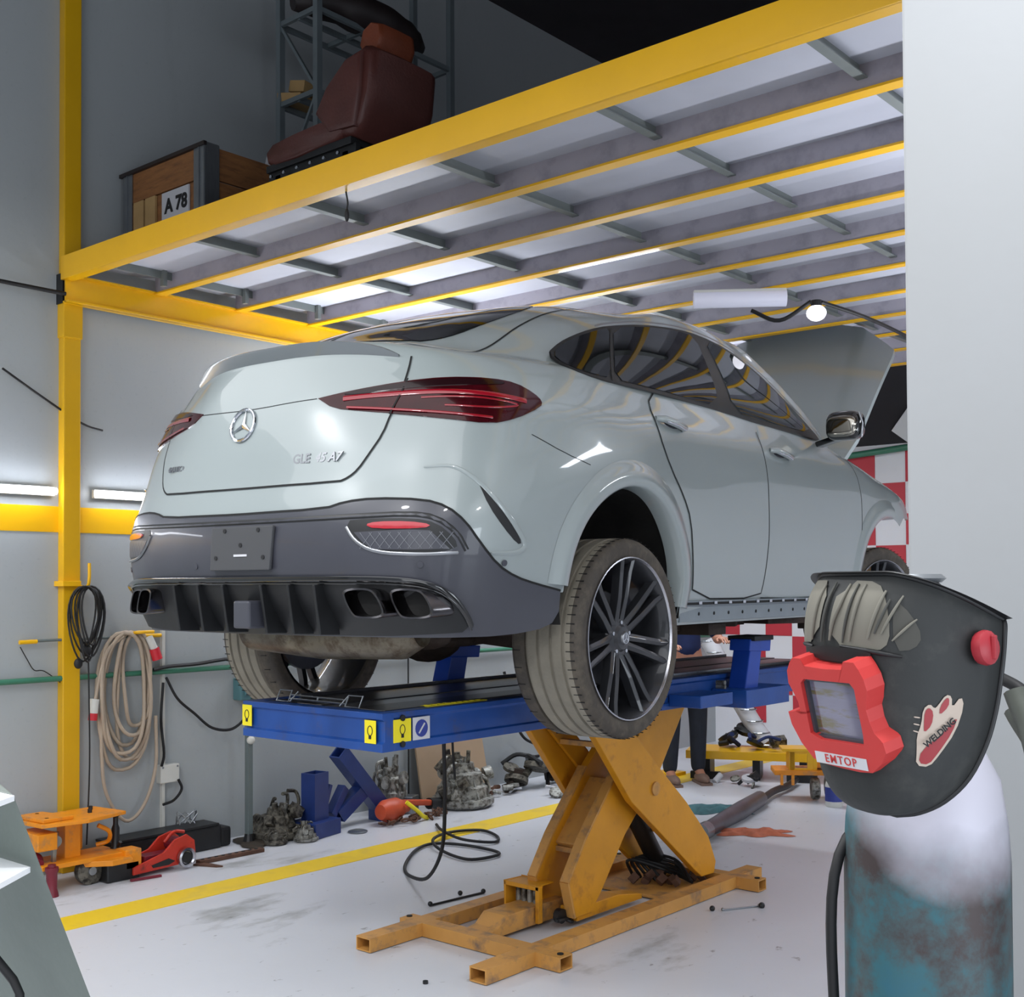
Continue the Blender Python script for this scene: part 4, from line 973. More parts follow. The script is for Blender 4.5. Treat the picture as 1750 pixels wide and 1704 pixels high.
# ---- mirrors
for sx in (1, -1):
    def sbox(c, r_, e=.55, seg=24, rings=14):
        b = MB(); f = lambda v: math.copysign(abs(v)**e, v); vs = []
        for i in range(rings+1):
            th = PI*i/rings-PI/2
            for k in range(seg):
                a = 2*PI*k/seg; vs.append((c[0]+r_[0]*f(math.cos(th))*f(math.cos(a)), c[1]+r_[1]*f(math.cos(th))*f(math.sin(a)), c[2]+r_[2]*f(math.sin(th))))
        return b.add(vs, [(i*seg+k, i*seg+(k+1) % seg, (i+1)*seg+(k+1) % seg, (i+1)*seg+k) for i in range(rings) for k in range(seg)])
    mo = sbox((sx*1.075, 2.085, 1.258), (.098, .06, .078)).build('door_mirror', 'gloss_black', car, smooth=60)
    sbox((sx*1.075, 2.030, 1.250), (.080, .012, .056)).build('mirror_glass', 'mirror', mo, smooth=60)
    MB().bar((sx*.90, 2.15, 1.175), (sx*1.03, 2.11, 1.20), .06, .03).build('mirror_foot', 'gloss_black', mo, bevel=.006)
    MB().tube([(sx*1.165, 2.04, 1.32), (sx*1.182, 2.05, 1.26), (sx*1.17, 2.06, 1.19)], .006, 8).build('mirror_trim', 'silver', mo, smooth=60)
# ---- opened hood: panel, bright centre bulge and strut
HP = [(-.70, 0), (.70, 0), (.75, .25), (.765, 1.14), (.755, 1.18), (.46, 1.49), (.2, 1.56), (-.2, 1.56), (-.46, 1.49), (-.755, 1.18), (-.765, 1.14), (-.75, .25)]
hm = Matrix.Translation((0, 2.98, 1.14)) @ Matrix.Rotation(R(43.4), 4, 'X')
def hood_z(x, y): return .05*(1-(x/.75)**2)+.04*math.sin(min(1, y/1.56)*PI*.9)
b = MB(); nx, ny = 24, 20; vs = []; ok = {}
pl = list(HP)
def xw(y):
    xs = []
    n = len(pl)
    for i in range(n):
        (x1, y1), (x2, y2) = pl[i], pl[(i+1) % n]
        if (y1 <= y < y2) or (y2 <= y < y1): xs.append(x1+(x2-x1)*(y-y1)/(y2-y1))
    return (min(xs), max(xs)) if len(xs) > 1 else (-.1, .1)
for j in range(ny+1):
    y = 1.558*j/ny+.001; a_, c_ = xw(min(y, 1.555))
    for i in range(nx+1):
        x = a_+(c_-a_)*i/nx; dome_ = .012*(1 if abs(x) < .38-.08*y else 0)
        vs.append((x, y, hood_z(x, y)+dome_))
nn = len(vs); vs += [(x, y, z-.03) for x, y, z in vs]; W1_ = nx+1
fs = [(j*W1_+i, j*W1_+i+1, (j+1)*W1_+i+1, (j+1)*W1_+i) for j in range(ny) for i in range(nx)]
fs += [tuple(nn+k for k in f[::-1]) for f in fs]
edge = [i for i in range(W1_)]+[j*W1_+nx for j in range(1, ny+1)]+[ny*W1_+i for i in range(nx-1, -1, -1)]+[j*W1_ for j in range(ny-1, 0, -1)]
fs += [(edge[k], nn+edge[k], nn+edge[(k+1) % len(edge)], edge[(k+1) % len(edge)]) for k in range(len(edge))]
b.add([hm @ Vector(p) for p in vs], fs)
hood = b.build('hood', 'paint', car, smooth=35)
MB().cyl((.62, 3.15, 1.12), (.66, 3.35, 1.5), .01, 8).build('hood_strut', 'satin_black', car)
MB().bx(-.62, .62, 2.95, 3.5, .85, 1.04).build('engine_cover', 'satin_black', car, bevel=.02)
# ---- sill with its bare flange, clips and holes
for sx in (1, -1):
    b = MB(); b.prism([(sx*.90, .36), (sx*.968, .352), (sx*.962, .335), (sx*.945, .325), (sx*.94, .262), (sx*.90, .255)], 'y', .50, 2.46)
    sl = b.build('sill', 'primer', car, smooth=30)
    MB().bx(sx*.958, sx*.966, .5, 2.46, .335, .352).build('seal_strip', 'gap', sl)
    for k in range(13):
        y = .62+k*.145
        MB().bx(sx*.966, sx*.972, y, y+.028, .337, .350).build('clip', 'chrome', sl)
        MB().cyl((sx*.94, y+.05, .295), (sx*.9445, y+.05, .295), .008, 8).build('hole', 'gap', sl)
# ---- underside
b = MB(); b.bx(-.82, .82, .52, 2.44, .24, .36); b.bx(-.50, .50, -.55, .52, .25, .45); b.bx(-.7, .7, -.95, -.55, .29, .42); b.bx(-.55, .55, 2.4, 3.6, .24, .5)
b.build('floor_pan', 'under', car, bevel=.02)
b = MB(); b.tube([(-.36, -.77, .275), (-.30, -.77, .255), (.1, -.77, .245), (.48, -.75, .25), (.56, -.74, .262)], [.05, .085, .10, .095, .06], 18)
b.build('muffler', 'muffler', car, smooth=50)
b = MB()
for sx in (1, -1):
    b.tube(curve([(sx*.45, -.8, .27), (sx*.58, -.86, .30), (sx*.66, -1.0, .36)], 5), .035, 10)
b.tube(curve([(.2, -.7, .25), (.25, -.2, .2), (.2, .5, .22), (.15, 1.4, .2), (.12, 2.2, .22)], 6), .032, 10)
b.tube(curve([(-.2, -.7, .25), (-.25, -.2, .2), (-.2, .5, .22), (-.15, 1.4, .2), (-.12, 2.2, .22)], 6), .032, 10)
b.build('exhaust_pipe', 'rusty', car, smooth=50)
b = MB()
for sx in (1, -1):
    b.bar((sx*.2, -.05, .22), (sx*.72, 0, .17), .07, .06); b.bar((sx*.25, .25, .22), (sx*.72, .06, .2), .05, .05); b.bar((sx*.25, -.35, .24), (sx*.70, -.05, .25), .05, .05)
    b.cyl((sx*.55, .05, .18), (sx*.52, .05, .55), .05, 12); b.sphere((sx*.3, -.42, .22), (.13, .06, .05), 12, 8)
b.sphere((0, -.05, .22), (.16, .17, .13), 14, 10)
b.build('rear_suspension', 'rusty', car, smooth=40)
b = MB(); g = random.Random(3)
for k in range(26):
    x = g.uniform(.25, .85); y = g.uniform(.55, 2.4); b.box((x, y, .225+g.uniform(-.02, .02)), (g.uniform(.04, .2), g.uniform(.05, .3), g.uniform(.02, .06)), (0, 0, g.uniform(-.5, .5)))
b.build('underbody_brackets', 'rusty', car, bevel=.004)
# ---- wheels
def wheel(x, y, z, out, steer=0.):
    """out = +1: outer face towards +x"""
    t_ = bpy.data.objects.new('wheel', WM['tyre']); C.objects.link(t_); t_.parent = car
    t_.location = (x, y, z); t_.rotation_euler = (0, 0, steer+(0 if out > 0 else PI))
    for nm_, mm in WM['subs']:
        s_ = bpy.data.objects.new(nm_, mm); C.objects.link(s_); s_.parent = t_
        if nm_ in ('tread_sipes', 'wheel_bolt'): s_['kind'] = 'stuff'
    return t_
RT, HW, RR = .395, .155, .318
prof = [(RR-.012, HW-.02), (RR, HW-.006), (RR+.015, HW-.002), (RR+.03, HW), (RT-.03, HW+.001), (RT-.012, HW-.008), (RT-.003, HW-.022)]
tread = []
for g0 in (.092, .038, -.020, -.075): tread += [(RT, g0+.008), (RT-.009, g0+.005), (RT-.009, g0-.005), (RT, g0-.008)]
prof2 = prof+[(RT-.001, HW-.03)]+tread+[(RT-.001, -HW+.03), (RT-.003, -HW+.022), (RT-.012, -HW+.008), (RT-.03, -HW-.001), (RR+.03, -HW), (RR, -HW+.006), (RR-.012, -HW+.02)]
b = MB(); b.lathe([(r, h) for r, h in prof2], (0, 0, 0), 'x', 96)
m_ = len(prof2); b.mi = [(1 if 7 <= (k % (m_-1)) <= m_-10 else 0) for k in range(len(b.f))]
to = b.build('tyre_mesh', ['sidewall', 'tread'], None, smooth=35, fix=True)
WM = {'tyre': to.data, 'subs': []}; bpy.data.objects.remove(to)
def sub(nm_, mb, m_, **k):
    o_ = mb.build(nm_, m_, None, **k); WM['subs'].append((nm_, o_.data)); bpy.data.objects.remove(o_)
# shoulder sipes: thin dark slots cut across the tread blocks
b = MB()
for k in range(72):
    a = 2*PI*k/72; c_, s_ = math.cos(a), math.sin(a)
    Q = Matrix.Rotation(a, 3, 'X')
    b.box((.125, (RT-.0014)*c_, (RT-.0014)*s_), (.036, .003, .003), Matrix.Rotation(a, 3, 'X'))
    if k % 2: b.box((-.12, (RT-.0014)*c_, (RT-.0014)*s_), (.036, .003, .003), Matrix.Rotation(a, 3, 'X'))
    b.f = b.f
sub('tread_sipes', b, 'gap')
b = MB(); b.lathe([(RR+.002, HW-.006), (RR+.003, HW+.003), (RR-.002, HW+.004), (RR-.006, HW-.004)], (0, 0, 0), 'x', 72); sub('rim_edge', b, 'rim_edge', smooth=50)
b = MB(); b.lathe([(RR-.005, HW-.004), (RR-.022, HW-.03), (RR-.03, HW-.10), (RR-.035, -.06), (RR-.015, -HW+.01)], (0, 0, 0), 'x', 48); sub('rim_barrel', b, 'rim_black', smooth=50)
b = MB(); b.lathe([(.0, .02), (.185, .02), (.19, .015), (.19, -.01), (.0, -.01)], (0, 0, 0), 'x', 36); sub('brake_disc', b, 'brake', smooth=40)
b = MB(); b.lathe([(.0, HW-.035), (.03, HW-.034), (.045, HW-.038), (.055, HW-.05), (.075, HW-.055), (.085, HW-.07), (.08, -.0), (.0, -.0)], (0, 0, 0), 'x', 28); sub('hub', b, 'rim_black', smooth=35)
b = MB(); b.lathe([(0, HW-.028), (.024, HW-.028), (.027, HW-.034), (.027, HW-.04)], (0, 0, 0), 'x', 24); sub('centre_cap', b, 'silver', smooth=40)
b = MB()
for k in range(3): a = PI/2+k*2*PI/3; b.bar((HW-.026, 0, 0), (HW-.026, .02*math.cos(a), .02*math.sin(a)), .005, .003, up=(1, 0, 0))
b.tube([(HW-.027, .021*math.cos(2*PI*k/18), .021*math.sin(2*PI*k/18)) for k in range(18)], .002, 6, closed=True)
sub('cap_emblem', b, 'chrome')
b = MB()
for k in range(5):
    a = 2*PI*k/5+.3; b.cyl((HW-.06, .062*math.cos(a), .062*math.sin(a)), (HW-.046, .062*math.cos(a), .062*math.sin(a)), .008, 8)
sub('wheel_bolt', b, 'chrome')
for k in range(7):
    for s_ in (-1, 1):
        a = PI/2+2*PI*k/7; b = MB(); c_, q_ = math.cos(a), math.sin(a); tx, tz = -q_, c_
        def pt(r, off_, h): return (h, c_*r+tx*off_, q_*r+tz*off_)
        o1, o2 = s_*.017, s_*.040
        vs = []
        for (r, off_, h, wd) in ((.06, o1, HW-.055, .016), (.16, s_*.024, HW-.034, .014), (.26, s_*.032, HW-.020, .0135), (RR-.008, o2, HW-.010, .013)):
            vs += [pt(r, off_-wd, h-.004), pt(r, off_, h+.004), pt(r, off_+wd, h-.004), pt(r, off_+wd, h-.04), pt(r, off_-wd, h-.04)]
        fs = []
        for i in range(3):
            for j in range(5): fs.append((i*5+j, i*5+(j+1) % 5, (i+1)*5+(j+1) % 5, (i+1)*5+j))
        fs += [(4, 3, 2, 1, 0), (15, 16, 17, 18, 19)]
        b.add(vs, fs); sub('spoke', b, 'rim_black', bevel=.0015)
wheel(.835, .02, .214, 1); wheel(-.835, .02, .214, -1)
wheel(.84, 2.935, .24, 1, R(-14)); wheel(-.84, 2.935, .24, -1, R(-14))
bmt.free()
# ================================================================= scissor lift under the car
t = lift = thing('scissor_lift', 'blue and orange scissor lift carrying the grey car', 'car lift', (-3.6, 4.6, 0))
def L(x, y, z): return (x+3.6, y-4.6, z)
def lbox(name, m_, x0, x1, y0, y1, z0, z1, parent=None, bevel=.004):
    return MB().bx(x0+3.6, x1+3.6, y0-4.6, y1-4.6, z0, z1).build(name, m_, parent or t, bevel=bevel)
# base frame of square tube with open ends
def open_tube(name, a, b_, w_, h_, m_='orange_worn', th=.006):
    a, b_ = Vector(L(*a)), Vector(L(*b_)); d = b_-a; ax = 'y' if abs(d.y) > abs(d.x) else 'x'
    mb = MB(); o1 = [(-w_/2, -h_/2), (w_/2, -h_/2), (w_/2, h_/2), (-w_/2, h_/2)]; i1 = [(u*(1-2*th/w_), v*(1-2*th/h_)) for u, v in o1]
    c = a
    if ax == 'y': mb.prism([(u+c.x, v+c.z) for u, v in o1], 'y', a.y, b_.y, [(u+c.x, v+c.z) for u, v in i1])
    else: mb.prism([(u+c.y, v+c.z) for u, v in o1], 'x', a.x, b_.x, [(u+c.y, v+c.z) for u, v in i1])
    return mb.build(name, m_, t)
open_tube('base_rail', (-3.90, 3.54, .034), (-3.90, 5.66, .034), .09, .06)
open_tube('base_rail', (-3.235, 3.55, .034), (-3.235, 5.78, .034), .09, .06)
open_tube('cross_member', (-4.0, 3.90, .034), (-3.06, 3.90, .034), .085, .0595)
open_tube('cross_member', (-3.99, 5.55, .034), (-3.06, 5.55, .034), .08, .0595)
lbox('base_plate', 'orange_worn', -3.86, -3.3, 5.05, 5.5, .006, .022)
for (x, y) in ((-3.98, 3.90), (-3.09, 3.90), (-3.97, 5.55), (-3.09, 5.55)): MB().cyl(L(x, y, .064), L(x, y, .068), .014, 12).build('bolt_hole', 'gap', t)
# middle channel carrying the rollers
b = MB(); b.prism([(3.93-4.6, .05), (4.02-4.6, .06), (4.08-4.6, .105), (4.5-4.6, .105), (4.5-4.6, .02), (3.93-4.6, .02)], 'x', -.08, .06); b.build('roller_channel', 'orange_worn', t, bevel=.004)
b = MB(); b.prism([(4.42-4.6, .03), (4.42-4.6, .09), (4.75-4.6, .09), (4.95-4.6, .055), (4.95-4.6, .03)], 'x', .10, .20); b.build('lower_wedge', 'orange', t, bevel=.004)
# valve bracket
b = MB(); b.bx(-.12, -.11, -.33, -.2, .06, .2); b.bx(-.12, .09, -.33, -.3, .18, .2); b.bx(.07, .09, -.33, -.3, .03, .2); b.bx(-.12, .08, -.33, -.2, .195, .2); b.build('valve_bracket', 'orange', t, bevel=.003)
for k in range(4): MB().cyl((-.08+k*.035, -.27, .10), (-.08+k*.035, -.27, .185), .014, 10).build('valve', 'alu_cast', t, smooth=40)
MB().cyl((.13, -.24, .06), (.16, -.24, .06), .034, 14).build('lock_wheel', 'satin_black', t)
b = MB(); g = random.Random(9)
for k in range(7): b.tube(curve([(g.uniform(-.1, .2), g.uniform(-.3, -.1), .05), (g.uniform(0, .25), g.uniform(-.25, .1), .03), (g.uniform(.0, .25), g.uniform(-.1, .3), .03)], 5), .008, 6)
b.build('hydraulic_hoses', 'black', t, smooth=50)
# arms
def arm(name, poly, x0, x1, m_='orange'):
    b = MB(); b.prism([(y-4.6, z) for y, z in poly], 'x', x0+3.6, x1+3.6); return b.build(name, m_, t, bevel=.005)
Bp = [(4.36, .985), (4.73, .55), (5.30, .115), (5.36, .075), (5.48, .072), (5.50, .13), (5.43, .27), (5.22, .48), (4.95, .705), (4.64, .985)]
Ap = [(4.40, .05), (4.35, .22), (4.48, .40), (4.75, .69), (5.08, .985), (5.38, .985), (5.10, .63), (4.80, .37), (4.60, .13), (4.52, .05)]
Bl = list(Bp); Al = list(Ap)
arm('scissor_arm', Bp, -3.345, -3.305); arm('scissor_arm', Bl, -3.735, -3.695)
arm('scissor_arm', Ap, -3.435, -3.395); arm('scissor_arm', Al, -3.63, -3.59)
# flange strips on the near edges of the inner arms
for (x0, x1) in ((-3.445, -3.395), (-3.64, -3.59)):
    pl = [(4.35, .22), (4.48, .40), (4.75, .69)]
    for a_, c_ in zip(pl[:-1], pl[1:]):
        MB().bar(L((x0+x1)/2, a_[0], a_[1]), L((x0+x1)/2, c_[0], c_[1]), x1-x0, .012).build('arm_flange', 'orange_worn', t)
    MB().bar(L((x0+x1)/2, 4.40, .05), L((x0+x1)/2, 4.35, .22), x1-x0, .012).build('arm_flange', 'orange_worn', t)
for (y, z) in ((4.52, .33), (5.3, .30), (4.66, .82)):
    MB().bx(-.09, .20, y-4.6-.02, y-4.6+.02, z-.012, z+.012).build('tie_bar', 'orange_worn', t)
b = MB(); b.prism([(y-4.6, z) for y, z in ((4.50, .36), (4.78, .64), (4.84, .58), (4.56, .30))], 'x', -.02, .17); b.build('torsion_box', 'orange_worn', t, bevel=.006)
b = MB(); b.prism([(y-4.6, z) for y, z in ((4.60, .98), (4.92, .70), (4.85, .62), (4.52, .92))], 'x', -.09, -.07); b.build('upper_web', 'orange', t, bevel=.004)
for x in (-3.30, -3.39): MB().cyl(L(x-.03, 4.93, .588), L(x+.004, 4.93, .588), .034, 18).build('pivot_pin', 'orange_worn', t, smooth=40)
MB().cyl(L(-3.74, 4.93, .588), L(-3.33, 4.93, .588), .025, 12).build('pivot_shaft', 'galv', t)
b = MB(); b.tube([L(-3.6, 5.42, .06), L(-3.6, 5.15, .42), L(-3.6, 5.02, .6)], [.05, .05, .025], 14); b.build('hydraulic_ram', 'satin_black', t, smooth=40)
b = MB()
for k in range(5): b.tube(curve([L(-3.7+.05*k, 5.3, .03), L(-3.65, 5.2+.03*k, .14), L(-3.5, 5.4, .05+.02*k), L(-3.36, 5.35, .04)], 6), .009, 6)
b.build('ram_hoses', 'black', t, smooth=50)
b = MB(); g = random.Random(2)
for k in range(14): MB().box(L(g.uniform(-3.75, -3.35), g.uniform(5.15, 5.48), .035+g.random()*.03), (.04, .05, .03), (g.random(), g.random(), g.random())).build('rusty_fitting', 'rust_brown', t)
# top platform: end channel, side channels, black worn sheet
x0, x1, y0, y1, z0, z1 = -4.03, -3.20, 3.0, 6.75, .985, 1.128
b = MB(); b.prism([(y0-4.6, z0), (y0-4.6, z0+.03), (y0-4.6+.012, z0+.038), (y0-4.6+.012, z1-.03), (y0-4.6, z1-.022), (y0-4.6, z1), (y0-4.6+.06, z1), (y0-4.6+.06, z0)], 'x', x0+3.6, x1+3.6)
b.build('end_channel', 'blue', t, bevel=.002)
for (xa, xb, s_) in ((x1-.06, x1, 1), (x0, x0+.06, -1)):
    e = xb if s_ > 0 else xa; i_ = xa if s_ > 0 else xb
    b = MB(); b.prism([(e+3.6, z0), (e+3.6, z0+.03), (e+3.6-s_*.008, z0+.036), (e+3.6-s_*.008, z1-.028), (e+3.6, z1-.02), (e+3.6, z1), (i_+3.6, z1), (i_+3.6, z0)], 'y', y0+.06-4.6, y1-4.6)
    b.build('side_channel', 'blue', t, bevel=.002)
for k, (xa, xb) in enumerate(((x0+.06, x0+.25), (x0+.26, x0+.41), (x0+.42, x0+.57), (x0+.58, x1-.06))):
    lbox('deck_plate', 'deck_black' if k != 2 else 'galv', xa, xb, y0+.07, y1, z1-.01, z1-.002+.004*(k % 2), bevel=.002)
lbox('runway_lip', 'deck_black', x1-.075, x1-.06, y0+.4, y1, z1-.002, z1+.008, bevel=.001)
lbox('runway_lip', 'deck_black', x0+.05, x0+.065, y0+.25, y1, z1-.002, z1+.012, bevel=.001)
lbox('runway_lip', 'galv', x1-.1, x1-.08, y0+.9, y1, z1+.004, z1+.018, bevel=.001)
# steel outline bracket lying on the near end
b = MB()
def WB(x, h): return L(x, 3.05+h*.5, z1+.006+h)
def loop(x, w_, h0=0, h_=.042): return [WB(x, h0), WB(x+w_, h0), WB(x+w_, h0+h_), WB(x, h0+h_)]
b.tube(loop(-3.875, .075), .0035, 6, closed=True); b.tube(loop(-3.46, .08), .0035, 6, closed=True)
b.tube([WB(-3.80, .012), WB(-3.46, .010)], .0035, 6); b.tube([WB(-3.80, .026), WB(-3.46, .024)], .0035, 6)
b.tube([WB(-3.79, 0), WB(-3.76, .04)], .0035, 6); b.tube([WB(-3.63, .010), WB(-3.63, .026)], .0035, 6); b.tube([WB(-3.49, 0), WB(-3.46, .04)], .0035, 6)
b.build('wire_bracket', 'galv', t)
# stickers
def sticker(name, m_, c, ux, sz, parent=t):
    """c = centre in world, ux = x axis; upright sheet"""
    ux = Vector(ux); b = MB(); q = ux*sz[0]/2; up_ = Vector((0, 0, sz[1]/2)); nn_ = ux.cross(Vector((0, 0, 1)))*.0012; c = Vector(L(*c))
    v = [c-q-up_, c+q-up_, c+q+up_, c-q+up_]
    b.add([p+nn_ for p in v]+[p-nn_ for p in v], [(0, 1, 2, 3), (7, 6, 5, 4), (0, 4, 5, 1), (1, 5, 6, 2), (2, 6, 7, 3), (3, 7, 4, 0)]); return b.build(name, m_, parent)
def pictogram(s_, c, ux):
    ux = Vector(ux); c = Vector(L(*c)); nn_ = ux.cross(Vector((0, 0, 1)))
    b = MB(); P = [c+nn_*.002+ux*.013*math.cos(a)+Vector((0, 0, .018*math.sin(a)+.004)) for a in [2*PI*k/14 for k in range(14)]]
    b.tube(P, .0016, 5, closed=True); b.bar(c+nn_*.002+Vector((0, 0, -.026)), c+nn_*.002+Vector((0, 0, -.012)), .012, .003, up=nn_); b.build('pictogram', 'ink', s_)
for c in ((-4.0, 2.9985, 1.07), (-3.262, 2.9985, 1.058)):
    s_ = sticker('warning_sticker', 'sticker_y', c, (1, 0, 0), (.06, .085)); pictogram(s_, c, (1, 0, 0))
c = (-3.1985, 3.10, 1.058); s_ = sticker('warning_sticker', 'sticker_y', c, (0, 1, 0), (.09, .085)); pictogram(s_, c, (0, 1, 0))
c = (-3.1985, 3.20, 1.058); s_ = sticker('round_sticker', 'label', c, (0, 1, 0), (.09, .085))
MB().lathe([(0, .0025), (.033, .0025), (.033, .001)], L(*c), 'x', 20).build('blue_disc', 'sticker_b', s_)
MB().bar(Vector(L(-3.195, 3.185, 1.04)), Vector(L(-3.195, 3.215, 1.076)), .002, .006).build('white_bar', 'label', s_)
for zz in (1.105, 1.008): MB().cyl(L(-3.2, 3.10, zz), L(-3.192, 3.10, zz), .012, 8).build('bolt', 'satin_black', t)
b = MB(); 
for k in range(9): b.box(L(-3.262, 3.30+k*.035, z1+.004), (.03, .022, .003), (0, 0, .5))
b.bx(-3.285+3.6, -3.24+3.6, 3.28-4.6, 3.62-4.6, z1-.001, z1+.003); b.build('hazard_label', 'sticker_y', t)
# jacking posts on the platform (blue, T shaped)
def post(name, x, y, h, par):
    b = MB(); b.prism([(y-4.6-.02, 1.02), (y-4.6+.11, 1.0), (y-4.6+.17, 1.0+h), (y-4.6+.05, 1.0+h)], 'x', x+3.6-.05, x+3.6+.05)
    b.prism([(y-4.6+.02, 1.0+h-.02), (y-4.6+.24, 1.0+h-.03), (y-4.6+.25, 1.0+h+.03), (y-4.6+.03, 1.0+h+.04)], 'x', x+3.6-.06, x+3.6+.06)
    return b.build(name, 'blue_bright', par, bevel=.006)
post('support_post', -3.12, 5.42, .27, t); post('support_post', -4.12, 4.24, .26, t); post('support_post', -4.12, 5.9, .27, t)
lbox('side_extension', 'blue', -3.2, -3.0, 5.3, 5.75, .97, 1.06); lbox('side_extension', 'blue', -4.25, -4.03, 4.2, 4.6, .99, 1.10)
lbox('side_extension', 'blue', -3.2, -3.02, 4.9, 5.2, 1.0, 1.06)
b = MB()
for k in range(4): b.cyl(L(-3.19, 5.33, 1.03+.02*k), L(-3.14, 5.33, 1.03+.02*k), .012, 8)
b.build('hose_fittings', 'alu_cast', t)
lbox('rubber_pad', 'black', -3.2, -3.04, 5.46, 5.66, 1.30, 1.325); lbox('rubber_pad', 'black', -4.18, -4.06, 4.28, 4.46, 1.30, 1.32)

# hose hanging from the lift and coiled on the floor
HG = thing('lift_hose', 'black hose hanging from the blue platform and looped on the floor', 'hose', (-4.5, 4.7, 0))
P = [(-3.98, 4.13, .99), (-3.985, 4.14, .8), (-4.0, 4.16, .55), (-4.08, 4.22, .3), (-4.32, 4.36, .1), (-4.69, 4.59, .014), (-4.87, 4.74, .014), (-5.09, 5.04, .014), (-5.14, 5.24, .014), (-4.98, 5.33, .014), (-4.72, 5.33, .014), (-4.63, 5.25, .014), (-4.69, 5.07, .014), (-4.95, 5.12, .02), (-5.14, 5.24, .038), (-5.27, 5.53, .02), (-5.18, 5.72, .014), (-4.98, 5.65, .014), (-4.88, 5.51, .014), (-5.03, 5.39, .03), (-5.31, 5.5, .03), (-5.53, 5.67, .014)]
MB().tube([Vector(p)-HG.location for p in curve(P, 8)], .0095, 8).build('hose', 'black', HG, smooth=60)
MB().tube([Vector(p)-HG.location for p in curve([(-3.95, 4.16, .99), (-3.955, 4.17, .8), (-3.96, 4.19, .66)], 6)], .006, 6).build('thin_hose', 'black', HG, smooth=60)
# ================================================================= things along the left wall
# orange transmission dolly
t = thing('gearbox_dolly', 'orange steel gearbox dolly by the foot of the yellow column', 'dolly', (-6.0, 3.35, 0), 0)
MB().prism([(-.16, -.26), (.12, -.24), (.17, .0), (.10, .26), (-.16, .22)], 'z', .345, .365).build('top_plate', 'orange_dolly', t, bevel=.004)
MB().prism([(-.14, -.24), (.10, -.22), (.10, -.05), (-.14, -.1)], 'z', .366, .385).build('clamp_plate', 'orange_dolly', t, bevel=.004)
MB().bx(-.06, .03, -.06, .03, .14, .345).build('upright', 'orange_dolly', t, bevel=.004)
MB().bx(-.14, -.11, .05, .12, .15, .345).build('upright', 'orange_dolly', t, bevel=.004)
MB().bx(-.12, .10, -.25, -.14, .22, .31).build('side_bracket', 'orange_dolly', t, bevel=.006)
MB().bx(-.1, .13, -.24, .24, .125, .15).build('lower_plate', 'orange_dolly', t, bevel=.004)
MB().prism([(.10, -.0), (.2, .12), (.2, .24), (.05, .3), (-.1, .3), (-.1, .1)], 'z', .10, .13).build('foot_plate', 'orange_dolly', t, bevel=.004)
MB().bx(.06, .16, .22, .32, .05, .16).build('end_block', 'orange_dolly', t, bevel=.008)
for (x, y, r_) in ((.08, .05, .075), (-.1, -.2, .06), (-.1, .22, .06)):
    wo = MB().lathe([(.0, -.03), (r_*.6, -.03), (r_, -.02), (r_, .02), (r_*.6, .03), (0, .03)], (x, y, r_), 'x', 24).build('castor', 'alu_dirty', t, smooth=40)
    MB().lathe([(r_*.3, .031), (r_*.3, .04), (0, .04)], (x, y, r_), 'x', 14).build('castor_hub', 'galv', wo, smooth=40)
b = MB(); b.cyl((.03, -.14, .22), (.03, -.14, .30), .04, 14); b.cyl((.03, -.14, .26), (.09, -.14, .26), .03, 14); b.bar((.05, -.14, .04), (.06, -.14, .22), .02, .02); b.build('pump', 'galv', t, smooth=40)
for (x, y) in ((-.1, -.15), (.0, .1), (.06, -.18), (-.08, .15)): MB().cyl((x, y, .365), (x, y, .385), .012, 8).build('stud', 'satin_black', t)
MB().tube(curve([(.05, .12, .30), (.06, .18, .26), (.02, .2, .2), (-.02, .15, .18)], 5), .012, 8).build('spring_arm', 'orange_dolly', t, smooth=40)
# black bottle jack on the dolly foot
t = thing('bottle_jack', 'black bottle jack standing on the orange dolly foot', 'jack', (-5.99, 3.60, .13))
MB().lathe([(0, 0), (.03, 0), (.03, .02), (.022, .03), (.022, .13), (.014, .15), (.014, .19), (.024, .2), (.024, .22), (0, .22)], seg=16).build('jack_body', 'satin_black', t, smooth=40)
MB().cyl((.02, 0, .03), (.05, .0, .06), .009, 8).build('pump_socket', 'satin_black', t)
tag(MB().bx(-5.93, -5.84, 3.46, 3.66, 0, .10).build('black_block', 'satin_black', bevel=.01), 'low black block on the floor under the dolly corner', 'block')
# dark red bottle jack & maroon post half hidden behind the cabinet
t = thing('red_bottle_jack', 'dark red bottle jack on the floor beside the grey cabinet', 'jack', (-5.83, 3.14, 0))
MB().lathe([(0, 0), (.035, 0), (.032, .02), (.026, .04), (.028, .12), (.034, .13), (.034, .15), (0, .15)], seg=16).build('jack_body', 'dark_red', t, smooth=40)
MB().cyl((0, 0, .15), (0, 0, .165), .02, 12).build('saddle', 'dark_red', t)
t = thing('red_valve_body', 'round dark red casting behind the bottle jack', 'casting', (-5.97, 3.12, 0))
MB().sphere((0, 0, .16), (.045, .045, .05), 14, 10).cyl((0, 0, 0), (0, 0, .14), .03, 12).build('housing', 'dark_red', t, smooth=50)
MB().cyl((.03, 0, .16), (.06, 0, .16), .02, 12).build('port', 'dark_red', t)
